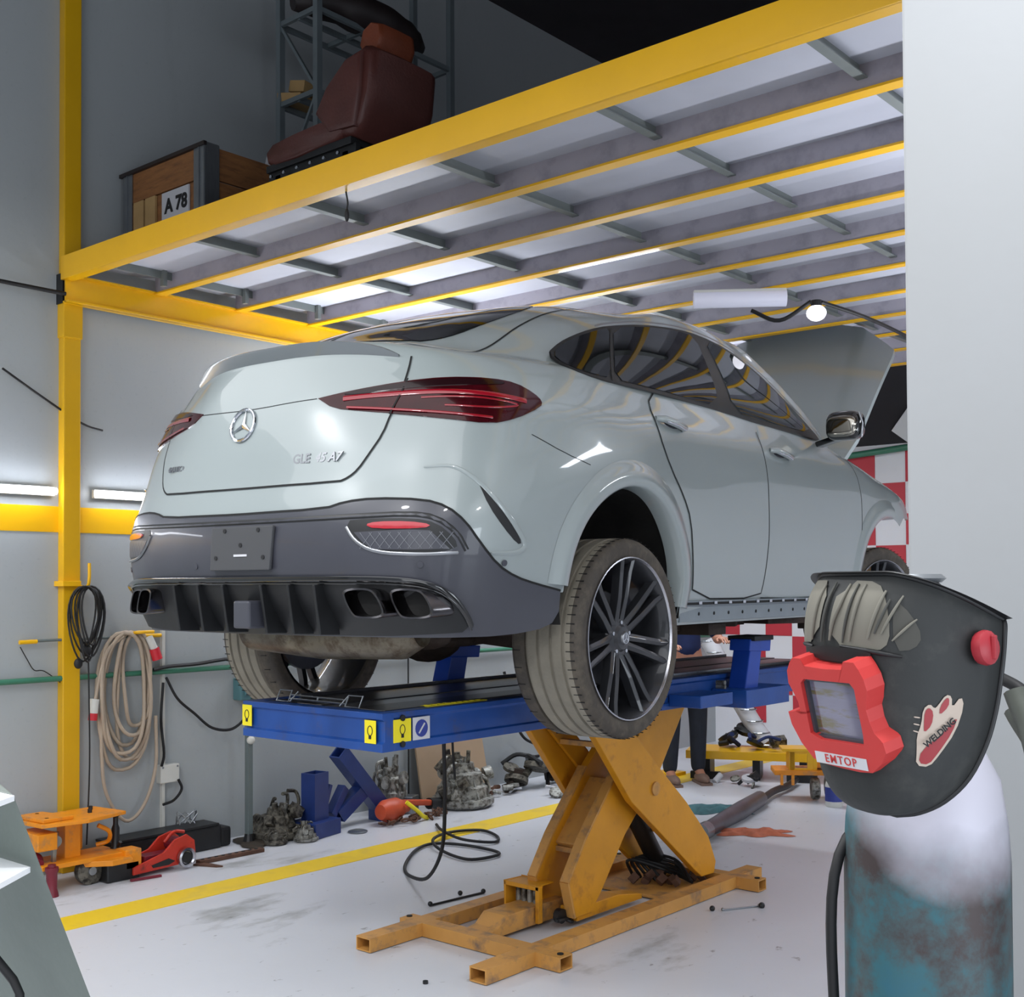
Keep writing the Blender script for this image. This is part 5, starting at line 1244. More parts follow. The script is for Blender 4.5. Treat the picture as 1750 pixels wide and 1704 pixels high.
# long black box by the wall
t = thing('long_black_box', 'long low black box lying along the wall foot', 'box', (-6.17, 3.97, 0))
MB().bx(-.1, .06, -.32, .42, 0, .14).build('box', 'satin_black', t, bevel=.012)
MB().bx(-.1, .065, -.33, .40, .14, .155).build('lid', 'satin_black', t, bevel=.005)
MB().bx(-.1, .05, .42, .50, 0, .12).build('fringe_end', 'black', t, bevel=.02)
b = MB(); g = random.Random(4)
for k in range(6): b.tube(curve([(g.uniform(-.06, .02), g.uniform(.15, .3), .165), (g.uniform(-.06, .02), g.uniform(.15, .3), .22+g.random()*.03), (g.uniform(-.06, .02), g.uniform(.15, .3), .17)], 4), .004, 5)
tag(b.build('wire_scraps', 'galv'), 'small bunch of shiny wire scraps on the long black box', 'wire'); bpy.data.objects['wire_scraps'].location = (-6.17, 3.97, 0)
# red floor jack lying down
t = thing('trolley_jack', 'red trolley jack with a grey wheel near the long black box', 'jack', (-5.87, 3.85, 0))
b = MB(); pj = [(-.24, .02), (-.24, .06), (-.05, .11), (.02, .17), (.10, .19), (.15, .15), (.16, .06), (.10, .03)]
b.prism([(y, z) for y, z in pj], 'x', .03, .045); b.build('side_plate', 'red_jack', t, bevel=.003)
b = MB(); b.prism([(y, z) for y, z in pj], 'x', -.12, -.105); b.build('side_plate', 'red_jack', t, bevel=.003)
b = MB(); b.bx(-.1, .03, -.23, -.12, .03, .05); b.cyl((-.1, .08, .13), (.03, .08, .13), .04, 14); b.bx(-.08, .01, -.15, .1, .05, .10); b.build('pump_unit', 'dark_red', t, bevel=.003)
for (y, r_) in ((.085, .055), ):
    wo = MB().lathe([(0, 0), (r_*.62, 0), (r_, .006), (r_, .03), (r_*.8, .035), (r_*.62, .02), (0, .02)], (.046, y, r_+.01), 'x', 26).build('wheel', 'rim_edge', t, smooth=40)
    MB().cyl((.05, y, r_+.01), (.072, y, r_+.01), .032, 16).build('wheel_hub', 'satin_black', wo)
MB().prism([(-.13, .055), (-.02, .075), (.02, .055), (-.02, .04), (-.12, .04)], 'x', .045, .049).build('slot', 'ink', t)
MB().tube(curve([(-.03, .0, .15), (-.03, .06, .2), (-.03, .13, .19)], 5), .01, 8).build('handle_yoke', 'red_jack', t, smooth=50)
# chain bar
t = thing('slotted_bar', 'long slotted steel bar lying on the floor beyond the red trolley jack', 'bar', (-5.85, 4.22, 0))
MB().bar((0, -.18, .012), (.02, .26, .012), .05, .022).build('bar', 'rust_brown', t, bevel=.003)
for k in range(9): MB().cyl((.002*k, -.15+k*.046, .023), (.002*k, -.15+k*.046, .0255), .011, 8).build('slot', 'ink', t)
tag(MB().bar((-5.79, 3.57, .006), (-5.76, 3.74, .006), .02, .012).build('short_bar', 'dark_red', bevel=.002), 'short dark bar on the floor below the red trolley jack', 'bar')
tag(MB().prism([(0, 0), (.14, .06), (.16, .09), (.06, .08), (-.02, .05)], 'z', 0, .01).build('scrap_plate', 'rust_brown', bevel=.002, loc=(-5.84, 4.0, 0)), 'small rusty plate on the floor before the slotted bar', 'plate')
tag(MB().sphere((0, 0, .008), (.16, .10, .010), 14, 6).sphere((.05, .2, .006), (.1, .16, .008), 9, 6).sphere((.10, -.08, .006), (.10, .06, .008), 7, 6).sphere((-.02, .12, .006), (.12, .08, .010), 8, 6).build('dirt_heap', 'dirt' if 'dirt' in M else 'under', smooth=50, loc=(-6.08, 4.6, 0)), 'flat dark heap of oily dirt round the foot of the grey post', 'dirt')

def casting(name, label, cat, loc, rz, seed, sc_, m_='alu_cast', tall=1.):
    """gearbox-like aluminium casting: bell housing, ribs, covers, pipes and bolts"""
    g = random.Random(seed); t = thing(name, label, cat, loc, rz); s = sc_
    b = MB(); b.lathe([(0, 0), (.46*s, 0), (.50*s, .04*s), (.50*s, .12*s), (.42*s, .14*s), (.40*s, .30*s*tall), (.33*s, .33*s*tall), (.31*s, .50*s*tall), (.20*s, .53*s*tall), (.18*s, .66*s*tall), (0, .66*s*tall)], (0, 0, .02*s), 'z', 11); b.build('bell_housing', m_, t, smooth=35)
    for k in range(9):
        a = 2*PI*k/9; b = MB(); b.bar((.46*s*math.cos(a), .46*s*math.sin(a), .08*s), (.25*s*math.cos(a), .25*s*math.sin(a), .5*s*tall), .03*s, .05*s); b.build('rib', m_, t)
    for k in range(13):
        a = g.uniform(0, 6.28); z = g.uniform(.12, .66)*s*tall; r_ = g.uniform(.24, .40)*s
        c = (r_*math.cos(a), r_*math.sin(a), z); b = MB()
        if k % 3 == 0: b.cyl(c, (c[0]*1.35, c[1]*1.35, z+.03*s), .11*s, 14); nm_ = 'port'
        elif k % 3 == 1: b.box(c, (g.uniform(.14, .3)*s, g.uniform(.1, .2)*s, g.uniform(.1, .24)*s), (g.random(), g.random(), a)); nm_ = 'cover'
        else: b.tube(curve([c, (c[0]*1.4, c[1]*1.4, z+.1*s), (c[0]*1.1, c[1]*1.5, z+.3*s), (c[0]*.6, c[1]*.8, z+.34*s)], 5), .035*s, 8); nm_ = 'pipe'
        b.build(nm_, m_ if k % 3 != 1 else 'alu_dirty', t, smooth=40, bevel=0)
    for k in range(5):
        a = g.uniform(0, 6.28); r_ = g.uniform(.05, .2)*s
        MB().cyl((r_*math.cos(a), r_*math.sin(a), .55*s*tall), (r_*math.cos(a)*1.3, r_*math.sin(a)*1.3, (.7+g.random()*.2)*s*tall), g.uniform(.03, .07)*s, 10).build('stub', 'alu_cast' if k % 2 else 'alu_dirty', t, smooth=40)
    return t
# engine and gearbox castings along the wall
casting('engine_block', 'dirty grey engine casting heap beside the slim grey post', 'engine part', (-6.08, 4.79, 0), .5, 21, .34, 'alu_dirty', .8)
casting('cylinder_head', 'pale casting lying against the blue stand at its left', 'engine part', (-5.86, 4.84, 0), 2., 33, .16, 'alu_cast', .9)
casting('small_casting', 'low dark casting in front of the engine heap', 'engine part', (-5.93, 4.66, 0), 1., 8, .15, 'alu_dirty', .6)
t = casting('gearbox', 'aluminium gearbox standing by the wall left of the board', 'gearbox', (-6.12, 5.82, .0), 0, 44, .34, 'alu_cast', 1.1)
t.scale = (.85, .85, 1.25)
t = casting('gearbox', 'large aluminium gearbox standing before the brown board', 'gearbox', (-5.90, 6.32, 0), 1.2, 57, .46, 'alu_cast', 1.0)
tag(MB().box((-6.02, 5.90, .06), (.1, .12, .12), (0, 0, .4)).build('metal_stand', 'galv', bevel=.006), 'low grey metal block under the first gearbox', 'block')
# blue stand & blue arm
t = thing('blue_jack_stand', 'blue steel stand block on the floor by the wall', 'stand', (-5.95, 4.99, 0), .2)
MB().bx(-.11, .11, -.13, .13, 0, .10).build('foot', 'blue_deep', t, bevel=.006)
b = MB(); o1 = [(-.055, -.07), (.055, -.07), (.055, .07), (-.055, .07)]; b.prism(o1, 'z', .10, .40, [(u*.86, v*.86) for u, v in o1]); b.build('box_post', 'blue_deep', t)
MB().bar((0, .08, .12), (0, .15, .30), .03, .03).build('gusset', 'blue_deep', t)
MB().bar((.0, .16, .1), (.0, .30, .26), .06, .06).build('diagonal_brace', 'blue_deep', t, bevel=.004)
t = thing('blue_lift_arm', 'blue box-section arm leaning over beside the blue stand', 'lift arm', (-6.0, 5.4, 0))
def boxsec(a, b_, w_, h_, name, m_, par):
    mb = MB(); a, b_ = Vector(a), Vector(b_); y = (b_-a).normalized(); z = Vector((1, 0, 0)); x = y.cross(z).normalized(); vs = []
    for c in (a, b_):
        for k in (1, .8):
            for (u, v) in ((-1, -1), (1, -1), (1, 1), (-1, 1)): vs.append(c+x*u*w_/2*k+z*v*h_/2*k)
    fs = []
    for k in range(4): q = (k+1) % 4; fs += [(k, q, 8+q, 8+k), (4+q, 4+k, 12+k, 12+q), (k, 4+k, 4+q, q), (8+q, 12+q, 12+k, 8+k)]
    return mb.add(vs, fs).build(name, m_, par)
boxsec((0, -.17, .50), (0, .2, .09), .10, .10, 'arm', 'blue_deep', t)
boxsec((0, -.18, .08), (0, .06, .24), .09, .09, 'branch', 'blue_deep', t)
MB().bx(-.06, .06, .15, .24, 0, .08).build('arm_foot', 'blue_deep', t, bevel=.004)
# orange angle grinder style tool and chain heap
t = thing('orange_power_tool', 'orange power tool lying on the floor right of the blue arm', 'power tool', (-5.85, 5.62, 0), .1)
b = MB(); b.lathe([(0, -.12), (.05, -.11), (.075, -.06), (.075, .05), (.05, .10), (.04, .16), (0, .17)], (0, -.06, .09), 'y', 16); b.build('motor_housing', 'tool_orange', t, smooth=50)
MB().tube(curve([(0, .05, .13), (0, .18, .12), (0, .32, .09), (0, .4, .07)], 6), [.03]*18+[.025], 10).build('handle', 'red_jack', t, smooth=50) if False else MB().bar((0, .05, .12), (0, .36, .075), .05, .04).build('handle', 'tool_orange', t, bevel=.012)
MB().cyl((0, .34, .07), (.0, .50, .05), .04, 12).build('black_nose', 'satin_black', t, smooth=40)
MB().tube(curve([(.08, -.0, .14), (.12, .06, .08), (.13, .12, .03), (.12, .18, .012)], 5), .014, 8).build('yellow_strap', 'sticker_y', t, smooth=50)
t = thing('chain_heap', 'small heap of dark rusty chain under the orange tool', 'chain', (-5.76, 5.72, 0))
g = random.Random(12)
for k in range(26):
    a = g.uniform(0, 6.28); P = [(.018*math.cos(q), .028*math.sin(q), 0) for q in [2*PI*i/8 for i in range(8)]]
    E_ = Euler((g.uniform(-1, 1), g.uniform(-1, 1), a)).to_matrix(); c = Vector((g.uniform(-.06, .06), -.28+k*.022, .02+g.random()*.02))
    MB().tube([E_ @ Vector(p)+c for p in P], .006, 5, closed=True).build('chain_link', 'rust_brown', t)
tag(MB().lathe([(0, .0), (.06, 0), (.065, .008), (.05, .014), (0, .012)], seg=20).build('steel_disc', 'galv', smooth=40, loc=(-5.80, 5.22, 0)), 'flat grey disc on the floor in front of the blue arm', 'disc')
# leaning board
t = thing('leaning_board', 'brown plywood board leaning on the left wall', 'board', (-6.17, 6.6, 0))
b = MB(); b.prism([(-.42, 0), (.32, 0), (.30, .48), (.26, .62), (-.42, .64)], 'x', -.008, .008); o_ = b.build('board', 'ply', t, bevel=.002); o_.rotation_euler = (0, R(-10), 0)
# row of brake parts and heaps
def scrap(name, label, loc, seed, n, sp, sz, ms, cat='car part'):
    g = random.Random(seed); t = thing(name, label, cat, loc)
    for k in range(n):
        c = (g.uniform(-sp[0], sp[0]), g.uniform(-sp[1], sp[1]), g.uniform(.02, sp[2])); m_ = ms[k % len(ms)]; b = MB()
        r_ = g.uniform(.5, 1)*sz; kind = k % 4
        if kind == 0: b.lathe([(0, 0), (r_, 0), (r_, r_*.4), (r_*.6, r_*.5), (0, r_*.5)], (0, 0, 0), 'z', 14); nm_ = 'flange'
        elif kind == 1: b.tube(curve([(0, -r_*1.6, 0), (r_*.4, 0, r_*.5), (0, r_*1.6, 0)], 5), r_*.22, 8); nm_ = 'pipe_stub'
        elif kind == 2: b.box((0, 0, 0), (r_*1.5, r_, r_*.8)); nm_ = 'bracket'
        else: b.cyl((-r_*.7, 0, 0), (r_*.7, 0, r_*.3), r_*.4, 12); nm_ = 'bushing'
        b.build(nm_, m_, t, bevel=0, smooth=35, loc=c, rot=(g.uniform(-.5, .5), g.uniform(-.5, .5), g.uniform(0, 6)))
    return t
scrap('brake_parts', 'row of brownish brake parts on the floor in front of the board', (-6.0, 6.78, .0), 3, 8, (.08, .22, .05), .06, ['rust_brown', 'alu_cast', 'label'])
scrap('suspension_parts', 'dark heap of suspension parts by the wall beyond the board', (-6.02, 7.35, 0), 6, 24, (.12, .4, .22), .10, ['alu_dirty', 'satin_black', 'rusty', 'alu_dirty'])
scrap('dark_axle_parts', 'dark axle parts lying right of the suspension heap', (-6.0, 8.0, 0), 16, 9, (.12, .3, .12), .09, ['satin_black', 'alu_dirty', 'rusty'])
scrap('white_fitting_pair', 'small grey and white fitting alone on the floor past the heaps', (-5.60, 7.05, 0), 26, 3, (.03, .06, .05), .07, ['alu_cast', 'label'])
tag(MB().tube(curve([(-6.26, 7.2, .9), (-6.2, 7.25, .55), (-6.15, 7.3, .38), (-6.12, 7.45, .3), (-6.0, 7.6, .22)], 6), .012, 6).build('cable_drop', 'black', smooth=50), 'black cable hanging down the wall behind the orange lift arm', 'cable')
tag(MB().tube([(-6.27, 6.14, 1.06), (-6.27, 6.14, .55), (-6.26, 6.13, .02)], .006, 6).build('vertical_cable', 'black'), 'thin black vertical cable left of the brown board', 'cable')

# ================================================================= things on the floor
def rod(name, label, a, b_, r_, m_, cat, knob=0):
    t = thing(name, label, cat, a); d = Vector(b_)-Vector(a)
    MB().cyl((0, 0, r_), (d.x, d.y, r_), r_, 8).build('shaft', m_, t, smooth=60)
    if knob: MB().sphere((0, 0, knob), knob, 8, 6).build('head', m_, t, smooth=60); MB().sphere((d.x, d.y, knob), knob, 8, 6).build('socket', m_, t, smooth=60)
    return t
rod('steel_rod', 'thin dark rod on the floor left of the lift base', (-4.19, 4.25, 0), (-4.15, 4.60, 0), .006, 'satin_black', 'rod', .013)
tag(MB().sphere((0, 0, .012), .013, 8, 6).build('bolt', 'satin_black', loc=(-4.22, 4.50, 0)), 'small black bolt beside the thin dark rod', 'bolt')
t = rod('spanner', 'thin spanner on the floor right of the lift base', (-3.03, 5.10, 0), (-2.93, 5.28, 0), .004, 'galv', 'spanner', .008)
tag(MB().sphere((0, 0, .012), .014, 8, 6).build('rubber_plug', 'satin_black', loc=(-3.07, 5.07, 0)), 'black plug at the left end of the spanner', 'plug')
tag(MB().sphere((0, 0, .012), .016, 8, 6).build('rubber_plug', 'satin_black', loc=(-2.91, 5.27, 0)), 'black plug at the right end of the spanner', 'plug')
tag(MB().lathe([(0, 0), (.011, 0), (.011, .012), (0, .014)], seg=8).build('floor_nut', 'satin_black', loc=(-3.40, 3.42, 0)), 'tiny dark nut on the floor before the lift base', 'nut')
t = thing('exhaust_pipe_long', 'long grey exhaust pipe lying on the floor behind the lift', 'pipe', (-3.96, 6.45, 0))
MB().tube([(0, 0, .05), (-.05, .22, .05), (-.16, .72, .05), (-.27, 1.2, .055), (-.29, 1.28, .04)], [.045, .05, .062, .055, .03], 16).build('silencer', 'pipe_grey', t, smooth=40)
MB().tube(curve([(-.29, 1.27, .04), (-.38, 1.6, .04), (-.42, 1.9, .04), (-.5, 2.2, .04)], 5), .026, 10).build('tail_pipe', 'satin_black', t, smooth=50)
MB().cyl((.01, -.06, .05), (-.01, .05, .05), .055, 16).build('flange', 'galv', t, smooth=40)
def rag(name, label, loc, sx, sy, m_, seed):
    g = random.Random(seed); b = MB(); n = 14; vs = []
    ph = [g.uniform(0, 6) for _ in range(6)]
    for j in range(n+1):
        for i in range(n+1):
            u, v = i/n-.5, j/n-.5; rr = 1-.25*math.sin(6*math.atan2(v, u)+ph[0])*min(1, 2*math.hypot(u, v))
            h = .012+.022*abs(math.sin(9*u+ph[1]+3*v)*math.cos(7*v+ph[2]))+.008*math.sin(20*u+ph[3]); e = max(abs(u), abs(v))*2
            vs.append((u*sx*rr, v*sy*rr, h*(1-e**4)+.002))
    b.add(vs, [(j*(n+1)+i, j*(n+1)+i+1, (j+1)*(n+1)+i+1, (j+1)*(n+1)+i) for j in range(n) for i in range(n)])
    return tag(b.build(name, m_, smooth=60, loc=loc), label, 'rag')
o_ = rag('orange_rag', 'crumpled orange rag beside the grey exhaust pipe', (-3.80, 6.80, 0), .40, .2, 'copper', 3); o_.rotation_euler = (0, 0, R(35))
o_ = rag('teal_cloth', 'crumpled teal cloth on the floor behind the lift arms', (-4.42, 7.32, 0), .44, .3, 'cloth_teal', 5); o_.rotation_euler = (0, 0, R(40))
# second orange dolly
t = thing('engine_dolly', 'yellow-orange engine dolly behind the welding helmet', 'dolly', (-4.08, 8.15, 0), R(35))
MB().bx(-.22, .25, -.1, .12, .36, .38).build('top_plate', 'yellow', t, bevel=.004)
b = MB(); b.prism([(-.17, .22), (.0, .22), (.0, .36), (-.17, .36)], 'y', -.09, -.07, [(-.13, .24), (-.04, .24), (-.04, .34), (-.13, .34)]); b.build('front_frame', 'yellow', t)
MB().bx(-.17, -.13, -.09, .1, .22, .36).build('upright', 'yellow', t, bevel=.003); MB().bx(.0, .03, -.09, .1, .22, .36).build('upright', 'yellow', t, bevel=.003)
b = MB(); b.prism([(.03, .24), (.24, .24), (.16, .36), (.03, .36)], 'y', -.08, .08); b.build('gusset', 'orange_dolly', t, bevel=.003)
MB().bx(-.28, .26, -.12, .14, .19, .225).build('lower_plate', 'orange_dolly', t, bevel=.004)
for x in (-.24, -.16): MB().bx(x, x+.02, -.13, -.11, .12, .2).build('prong', 'orange_dolly', t)
for (x, y) in ((.02, -.05), (.14, .06)): 
    MB().lathe([(0, -.03), (.07, -.03), (.08, -.02), (.08, .02), (.07, .03), (0, .03)], (x, y, .085), 'x', 20).build('castor', 'alu_cast', t, smooth=40)
t = thing('fluid_bottle', 'white bottle with orange cap and blue label near the helmet', 'bottle', (-3.82, 7.98, 0))
MB().lathe([(0, 0), (.058, 0), (.062, .01), (.062, .15), (.05, .19), (.024, .215), (.024, .23), (0, .23)], seg=20).build('bottle_body', 'white_plastic', t, smooth=40)
MB().lathe([(0, .225), (.034, .225), (.034, .27), (.028, .28), (0, .28)], seg=18).build('cap', 'orange_dolly', t, smooth=40)
MB().lathe([(.0630, .04), (.0635, .04), (.0635, .14), (.0630, .14)], seg=20).build('blue_label', 'sticker_b', t, smooth=40)

# low yellow lift in the background with parts on it
t = thing('low_yellow_lift', 'low yellow lift platform in the background under the car', 'car lift', (-4.93, 8.72, 0), R(24))
MB().bx(-.48, .62, -.2, .2, .2, .235).build('platform', 'yellow', t, bevel=.004)
MB().bx(-.48, .62, -.21, -.2, .17, .235).build('side_rail', 'yellow', t, bevel=.002)
MB().bx(.50, .85, -.1, .1, .17, .2).build('ramp', 'yellow', t, bevel=.003)
for x in (-.35, .05, .42): MB().bx(x, x+.06, -.15, .15, 0, .2).build('leg', 'satin_black', t, bevel=.004)
for x in (-.35, .42): MB().bx(x-.1, x+.14, -.17, -.12, 0, .06).build('foot', 'satin_black', t, bevel=.004)
scrap('parts_pile', 'dark pile of parts lying on the low yellow lift', (-4.93, 8.74, .24), 36, 14, (.3, .14, .12), .09, ['satin_black', 'navy', 'alu_dirty', 'satin_black'])
scrap('white_parts', 'white and grey parts on the floor under the low yellow lift', (-4.86, 8.36, 0), 46, 6, (.2, .05, .07), .07, ['label', 'alu_cast', 'satin_black'])
t = thing('yellow_stand', 'upright yellow stand behind the far orange lift arm', 'stand', (-5.50, 8.42, 0), 0)
MB().bx(-.03, .03, -.04, .04, 0, .8).build('upright', 'yellow', t, bevel=.004); MB().bx(-.1, .1, -.1, .1, 0, .03).build('foot', 'yellow', t, bevel=.004)
t = thing('clear_hose', 'pale flexible duct slanting down behind the blue lift', 'hose', (-5.05, 8.9, 0))
MB().tube(curve([(-.35, 0, 1.1), (-.2, 0, .85), (-.05, 0, .6), (.1, 0, .38), (.2, 0, .26)], 6), .075, 12).build('duct', 'label', t, smooth=50)
for k in range(10):
    f_ = k/9; MB().lathe([(.076, -.006), (.082, 0), (.076, .006)], (-.35+.55*f_, 0, 1.1-.84*f_), 'z', 14).build('duct_ring', 'galv', t)

# person standing behind the lift
def figure(name, label, loc, rz):
    t = thing(name, label, 'person', loc, rz)
    def skin(nm_, pts, eds, m_, par, lv=2):
        me = bpy.data.meshes.new(nm_); me.from_pydata([p[0] for p in pts], eds, [])
        o_ = bpy.data.objects.new(nm_, me); C.objects.link(o_); o_.parent = par
        sk = o_.modifiers.new('skin', 'SKIN'); 
        for v, p in zip(me.skin_vertices[0].data, pts): v.radius = (p[1], p[2] if len(p) > 2 else p[1])
        me.skin_vertices[0].data[0].use_root = True
        sk.use_smooth_shade = True
        sb = o_.modifiers.new('sub', 'SUBSURF'); sb.levels = lv; sb.render_levels = lv
        bpy.context.view_layer.update()
        dg = bpy.context.evaluated_depsgraph_get(); m2 = bpy.data.meshes.new_from_object(o_.evaluated_get(dg)); o_.modifiers.clear(); o_.data = m2; bpy.data.meshes.remove(me)
        m2.materials.clear(); m2.materials.append(M[m_]); m2.shade_smooth(); return o_
    # one continuous body: pelvis root, legs, spine, arms, neck and head
    B_ = [((0, 0, .93), .15, .11), ((0, .01, 1.12), .135, .10), ((0, .02, 1.32), .165, .11), ((0, .02, 1.43), .12, .08), ((0, .0, 1.51), .052), ((0, -.01, 1.60), .075, .09), ((0, -.01, 1.70), .068, .08),
          ((-.10, 0, .86), .09), ((-.11, -.01, .50), .062), ((-.12, .02, .10), .042), ((-.12, -.10, .035), .038, .03),
          ((.10, 0, .86), .09), ((.12, .02, .50), .062), ((.13, .06, .10), .042), ((.14, -.06, .035), .038, .03),
          ((-.20, .02, 1.41), .062), ((-.27, -.02, 1.14), .046), ((-.22, -.26, 1.12), .032), ((-.21, -.33, 1.12), .028),
          ((.20, .02, 1.41), .062), ((.27, -.04, 1.15), .046), ((.20, -.28, 1.16), .032), ((.19, -.35, 1.17), .028)]
    E_ = [(0, 1), (1, 2), (2, 3), (3, 4), (4, 5), (5, 6), (0, 7), (7, 8), (8, 9), (9, 10), (0, 11), (11, 12), (12, 13), (13, 14), (3, 15), (15, 16), (16, 17), (17, 18), (3, 19), (19, 20), (20, 21), (21, 22)]
    skin('body', B_, E_, 'skin', t)
    up = 1.13
    T_ = [((0, 0, .98), .158, .12)]+[(p[0],)+tuple(r_*up for r_ in p[1:]) for p in B_[1:4]]+[(p[0],)+tuple(r_*1.2 for r_ in p[1:]) for p in (B_[15], B_[16], B_[19], B_[20])]
    skin('shirt', T_, [(0, 1), (1, 2), (2, 3), (3, 4), (4, 5), (3, 6), (6, 7)], 'navy', t)
    J_ = [(B_[0][0], .165, .125), (B_[7][0], .105), (B_[8][0], .078), ((-.12, .02, .07), .06), (B_[11][0], .105), (B_[12][0], .078), ((.13, .06, .07), .06)]
    skin('jeans', J_, [(0, 1), (1, 2), (2, 3), (0, 4), (4, 5), (5, 6)], 'jeans', t)
    for sx, sy in ((-.12, -.03), (.135, .01)):
        b = MB(); b.sphere((sx, sy-.03, .04), (.05, .14, .045), 14, 8).bx(sx-.046, sx+.046, sy-.16, sy+.09, 0, .02); b.build('shoe', 'shoe', t, smooth=50)
    MB().sphere((0, .015, 1.70), (.085, .098, .085), 16, 10).build('hair', 'hair', t, smooth=60)
    for sx in (-.028, .028): MB().sphere((sx, -.088, 1.655), (.012, .008, .008), 8, 6).build('eye', 'label', t, smooth=60)
    MB().prism([(-.085, 1.655), (-.115, 1.62), (-.085, 1.612)], 'x', -.012, .012).build('nose', 'skin', t, bevel=.003)
    MB().bx(-.022, .022, -.092, -.084, 1.583, 1.592).build('mouth', 'helmet_red', t, bevel=.002)
    for sx in (-1, 1): MB().sphere((sx*.078, 0, 1.64), (.012, .02, .03), 8, 6).build('ear', 'skin', t, smooth=60)
    # hands: palm with four fingers and a thumb
    for (wx, wy, wz, s_) in ((-.21, -.33, 1.12, 1), (.19, -.35, 1.17, -1)):
        b = MB(); b.sphere((wx, wy-.045, wz), (.038, .05, .017), 12, 8)
        for k, ln in enumerate((.068, .078, .072, .056)):
            fx = wx+(-.028+.0185*k); b.tube([(fx, wy-.07, wz), (fx, wy-.07-ln*.5, wz-.006), (fx, wy-.07-ln, wz-.03)], [.0095, .0085, .007], 8)
        b.tube([(wx+s_*.03, wy-.03, wz), (wx+s_*.055, wy-.06, wz-.008), (wx+s_*.055, wy-.09, wz-.02)], [.012, .010, .008], 8)
        b.build('hand', 'skin', t, smooth=60)
    return t
figure('person', 'person in dark jeans and navy top standing behind the lift', (-5.17, 8.14, 0), R(50))

# ================================================================= foreground: gas cylinder, helmet, hoses, cabinet
CX_, CY_ = -.646, 1.632
t = thing('gas_cylinder', 'tall teal and rusty gas cylinder in front of the pillar', 'gas cylinder', (CX_, CY_, 0))
MB().lathe([(0, 0), (.100, 0), (.110, .012), (.110, 1.22), (.107, 1.27), (.098, 1.33), (.072, 1.38), (.045, 1.41), (.034, 1.43), (.034, 1.46), (0, 1.46)], seg=64).build('cylinder_body', 'cylinder', t, smooth=50)
MB().lathe([(0, 1.455), (.02, 1.455), (.02, 1.51), (.028, 1.515), (.028, 1.54), (0, 1.545)], seg=18).build('valve', 'chrome', t, smooth=40)
MB().lathe([(.030, 1.548), (.052, 1.556), (.056, 1.575), (.046, 1.59), (.0, 1.595)], (-.02, .03, 0), 'z', 24).build('handwheel', 'galv', t, smooth=40)
for k in range(4): MB().lathe([(.040+.004*(k % 2), 0), (.047+.004*(k % 2), .006), (.040+.004*(k % 2), .012)], (-.035, .04, 1.563+.012*k), 'z', 24).build('coil_ring', 'galv' if k % 2 else 'satin_black', t, smooth=50)
# helmet
Fd = Vector((-math.sin(R(40.6-18.5)), math.cos(R(40.6-18.5)), 0))       # viewing direction towards the helmet
Rd = Vector((Fd.y, -Fd.x, 0))
hF = (-Fd*math.cos(R(43))-Rd*math.sin(R(43))).normalized()
hL = Vector((0, 0, 1)).cross(hF)                                        # wearer's left
cpos = Vector((-.617, 1.453, 1.318))+Rd*.030
t = thing('welding_helmet', 'black welding helmet with a red window frame hung on the gas cylinder', 'helmet', cpos)
HM = Matrix((hF, hL, Vector((0, 0, 1)))).transposed()
def hp(x, y, z): return HM @ Vector((x, y, z))
rows = [(.000, .078, .058, .022), (.006, .092, .046, .046), (.022, .106, .030, .070), (.05, .116, .010, .088), (.09, .122, -.006, .100), (.13, .126, -.016, .106), (.17, .128, -.022, .109), (.205, .132, -.026, .110), (.235, .131, -.028, .110), (.262, .124, -.03, .109), (.283, .112, -.032, .106), (.292, .108, -.033, .105)]
NP = 40
def hsurf(u, r_):
    """u in -1..1 round the shell (0 = front), r_ = row values"""
    z, xf, xb, wd = r_; a = u*PI/2; s_, c_ = math.sin(a), math.cos(a)
    x = xb+(xf-xb)*abs(c_)**.62; y = wd*math.copysign(abs(s_)**.72, s_)
    top = max(0, (z-.16)/.132)
    return x, y, z-top*top*.42*max(0, .10-x)*1.0+0
from bisect import bisect
RZ = cat(np.array(rows), 4)
def hrow(z):
    i = min(max(bisect([q[0] for q in RZ], z)-1, 0), len(RZ)-2); f_ = (z-RZ[i][0])/max(1e-6, RZ[i+1][0]-RZ[i][0]); return RZ[i]*(1-f_)+RZ[i+1]*f_
b = MB(); vs = []
for r_ in RZ:
    for k in range(NP+1): vs.append(hp(*hsurf(-1+2*k/NP, r_)))
W_ = NP+1; nr = len(RZ)
fs = [(j*W_+i, j*W_+i+1, (j+1)*W_+i+1, (j+1)*W_+i) for j in range(nr-1) for i in range(NP)]
b.add(vs, fs); sh = b.build('shell', 'helmet', t, smooth=60)
so = sh.modifiers.new('thick', 'SOLIDIFY'); so.thickness = .003; so.offset = -1
# rolled rim round the opening and the top
P = [hp(*hsurf(-1+2*k/40, RZ[-1])) for k in range(41)]
P2 = [hp(*hsurf(1, RZ[j])) for j in range(nr-1, -1, -1)]; P3 = [hp(*hsurf(-1, RZ[j])) for j in range(nr)]
MB().tube(P+P2[1:]+P3[1:-1], .0035, 8, closed=True).build('edge_bead', 'satin_black', t, smooth=60)
lid = MB(); cz_ = hp(0, 0, .285); pts = [hp(*hsurf(-1+2*k/40, RZ[-1])) for k in range(41)]
prj = []
for k in range(41): prj.append(hp(*[v*(1.10 if i < 2 else 1) for i, v in enumerate(hsurf(-1+2*k/40, RZ[-1]))])+Vector((0, 0, .002)))
lid.add(pts+prj, [(k, k+1, 42+k, 41+k) for k in range(40)]); lid.build('brow_visor', 'satin_black', t, smooth=50)
